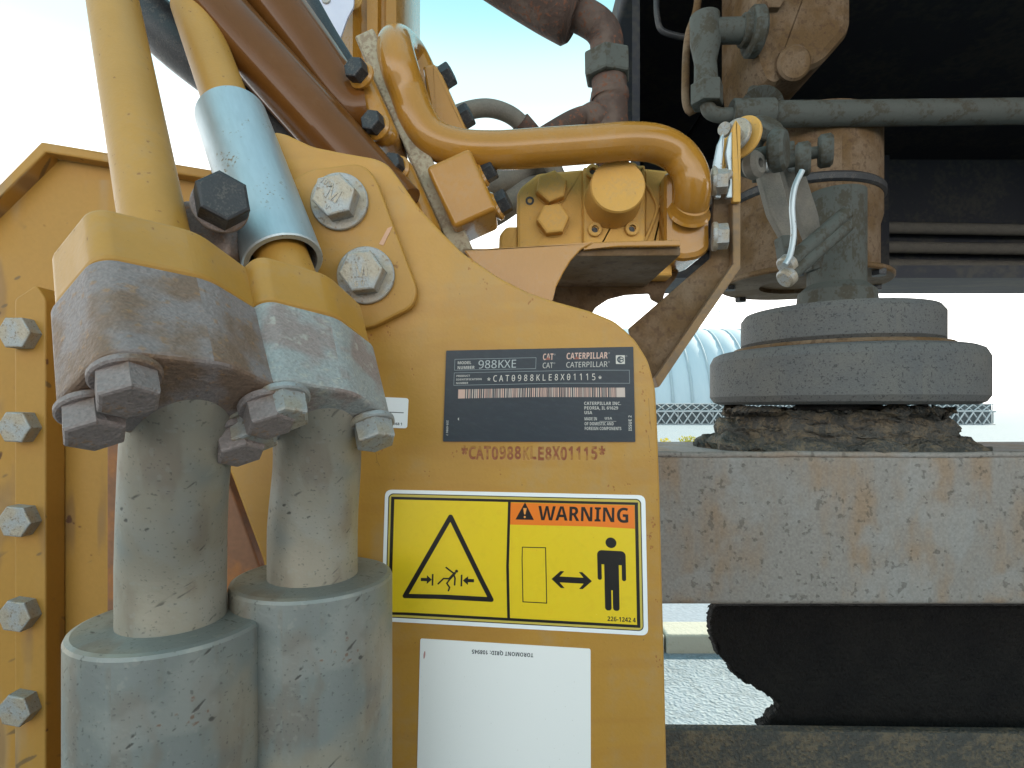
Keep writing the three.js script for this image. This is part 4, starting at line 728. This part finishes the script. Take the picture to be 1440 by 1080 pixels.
// ---------------------------------------------------------------- bolted bracket on the plate
{
  const t = group('bolted_bracket', 'raised yellow bracket plate held by two large grey bolts', 'bracket'), d = .391;
  mesh('plate', slab([[398, 262, 20], [430, 238, 20], [498, 229, 22], [514, 233, 16], [529, 252, 12], [587, 408, 16], [580, 432, 14], [526, 459, 8], [420, 480], [400, 400]], d, .0088, { r: 8, bevel: .0018 }), M.paint, t);
  mesh('paint_streak', slab([[545, 321], [552, 318], [539, 345], [533, 343]], d - .0004, .0003, { bevel: 0 }), sRGB('#c79c80', { roughness: .8 }), t);
  for (const [x, y, sp, mk, rot] of [[478.5, 285, .25, '8', -.5], [515.5, 388, .1, '10.9', .1]]) {
    const p = P(x, y, d);
    const b = mesh('bolt', along(hex(.0255, .0125, .0014), p.clone().add(V(0, 0, .0036)), V(0, 0, 1), sp), M.steel, t);
    b.userData.label = y < 300 ? 'upper grey hexagon bolt' : 'lower grey hexagon bolt';
    mesh('washer', along(lathe([[.009, 0], [.0192, 0], [.0196, .0006], [.0196, .003], [.019, .0036], [.009, .0036], [.009, 0]], 64), p, V(0, 0, 1)), M.steel, b);
    const tg = [];
    const tx = (s, size, dx, dy, r) => { const g = new TextGeometry(s, { font, size, depth: .0006, curveSegments: 3 }); g.computeBoundingBox(); const q = g.boundingBox; g.translate(-(q.min.x + q.max.x) / 2, -(q.min.y + q.max.y) / 2, 0).rotateZ(r).translate(dx, dy, 0); tg.push(g); };
    tx('M', .009, 0, 0, rot); tx('10.9', .0036, Math.sin(-rot) * -.0085 + .0, -.0085 * Math.cos(rot) * (y < 300 ? -1 : 1), rot + (y < 300 ? 0 : Math.PI)); tx('V', .0034, -.004, y < 300 ? -.0085 : .0085, rot);
    mesh('marking', merge(tg).translate(p.x, p.y, p.z + .0159), M.steel, b);
  }
}

// ---------------------------------------------------------------- hydraulic lines with split flange clamps
function supportHull(centres, n = 90) {
  const out = []; for (let i = 0; i < n; i++) { const a = i / n * 6.28318, nx = Math.cos(a), ny = Math.sin(a); let best = -1, w; for (const [x, y, r] of centres) { const h = x * nx + y * ny + r; if (h > best) { best = h; w = [x + nx * r, y + ny * r]; } } out.push(w); }
  return out;
}
function hullPrism(centres, h, bevel = .002) {          // along +Y from 0 to h
  const s = new THREE.Shape(supportHull(centres).map(([x, y]) => new THREE.Vector2(x, y)));
  return metres(new THREE.ExtrudeGeometry(s, { depth: h - 2 * bevel, bevelThickness: bevel, bevelSize: bevel, bevelOffset: -bevel, bevelSegments: 3, curveSegments: 6 }).translate(0, 0, bevel).rotateX(-Math.PI / 2));
}
function hydraulicLine(label, o) {
  const t = group('hydraulic_line', label, 'hydraulic hose', 'hydraulic lines in front of the plate');
  const A0 = o.A, U0 = o.U.clone().normalize(), U = o.Uf.clone().normalize(), at0 = (s) => A0.clone().addScaledVector(U0, s), at = (s) => (s < .165 ? at0(s) : at0(.165).addScaledVector(U, s - .165));
  const e1 = V(1, 0, 0).addScaledVector(U, -U.x).normalize(), e2 = V().crossVectors(e1, U);   // e2 towards the camera
  if (e2.z < 0) e2.negate();
  const basis = new THREE.Matrix4().makeBasis(e1, U, V().crossVectors(e1, U));
  const zs = V().crossVectors(e1, U).dot(e2);
  const put = (g, s) => { const q = at(s); return g.clone().applyMatrix4(basis).translate(q.x, q.y, q.z); };
  const bolts = [[-.008, .037], [.031, -.020], [.008, -.037], [-.031, .022]];
  const K = o.k, hull = (r, core) => [[0, 0, core * K], ...bolts.map(([x, y]) => [x * K, -y * zs * K, r * K])];
  if (o.sleeve) {
    mesh('sleeve', along(lathe([[.0205, 0], [.0235, 0], [.0242, .0008], [.0242, .143], [.0235, .144], [.0205, .144], [.0205, 0]], 72), A0, U0), M.zinc, t);
  }
  mesh('upper_tube', sweep([at(-.14), at(.10), at(.15), at(.168), at(.19)], .0162, { n: 40, seg: 40 }), M.paint, t);
  mesh('neck', put(lathe([[0, 0], [.0165, 0], [.0185, .012], [.0225, .014], [0, .014]]), .162), M.paint, t);
  mesh('flange_block', put(hullPrism(hull(.0105, .033), .033, .003), .174), M.paint, t);
  const cl = mesh('flange_clamp', put(hullPrism(hull(.0125, .034), .051, .0025), .2075), o.clampMat, t);
  bolts.filter((_, i) => !o.sleeve || i !== 2).forEach(([x, y]) => {
    const q = at(.259).addScaledVector(e1, x * K).addScaledVector(e2, y * K);
    const b = mesh('clamp_bolt', along(hex(.0195, .0115, .0015), q.clone().addScaledVector(U, .0035), U, .3), o.boltMat, t);
    mesh('washer', along(puck(.0128, .0036, .0008), q, U), o.boltMat, b);
  });
  const F0 = o.ferrule;
  mesh('lower_tube', sweep([{ p: o.start, r: .0238 }, { p: o.mid, r: .0248 }, { p: V(F0.x, F0.y + .03, F0.z), r: .0262 }, { p: V(F0.x, F0.y - .02, F0.z), r: .0262 }], .0255, { n: 60, seg: 48 }), M.tube, t);
  mesh('ferrule', lathe([[0, 0], [.0440, 0], [.0462, -.0008], [.0470, -.0026], [.0470, -.60], [.0, -.60]], 80).translate(F0.x, F0.y, F0.z), M.tube, t);
  return t;
}
const U1 = P(400, 372, .355).sub(P(326, 165, .41));
{
  hydraulicLine('grey hydraulic line with bright metal sleeve and grey flange clamp', { k: .85, start: P(446, 548, .318), A: P(326, 165, .41), U: U1, Uf: V(.30, -.84, .44), sleeve: true, clampMat: M.cast, boltMat: M.steel, mid: P(447, 650, .338), ferrule: P(441, 808, .347) });
  const E2 = P(262, 562, .255), U2 = V(.39, -.82, .42).normalize();
  hydraulicLine('brown hydraulic line with rusty flange clamp beside the bright sleeve', { k: .9, start: P(258, 522, .268), A: E2.clone().addScaledVector(U2, -.256), U: U2, Uf: U2, sleeve: false, clampMat: M.rustcast, boltMat: M.rustcast, mid: P(246, 690, .29), ferrule: P(243, 870, .305) });
  const b = group('sleeve_bolt', 'dark hexagon bolt head in front of the bright metal sleeve', 'bolt');
  const p = P(310, 289, .318), dir = V(.55, .12, .82).normalize();
  mesh('head', along(hex(.0245, .014, .0018), p, dir, .2), M.black, b);
  mesh('washer', along(puck(.0150, .003, .0006), p.clone().addScaledVector(dir, -.003), dir), M.rustcast, b);
  mesh('shank', along(puck(.0075, .03, .001), p.clone().addScaledVector(dir, -.032), dir), M.rustcast, b);
  mesh('lug', box(.03, .034, .022, .004).translate(p.x - .018, p.y - .008, p.z - .026), M.rustcast, b);
}
renderer.render(scene, camera);
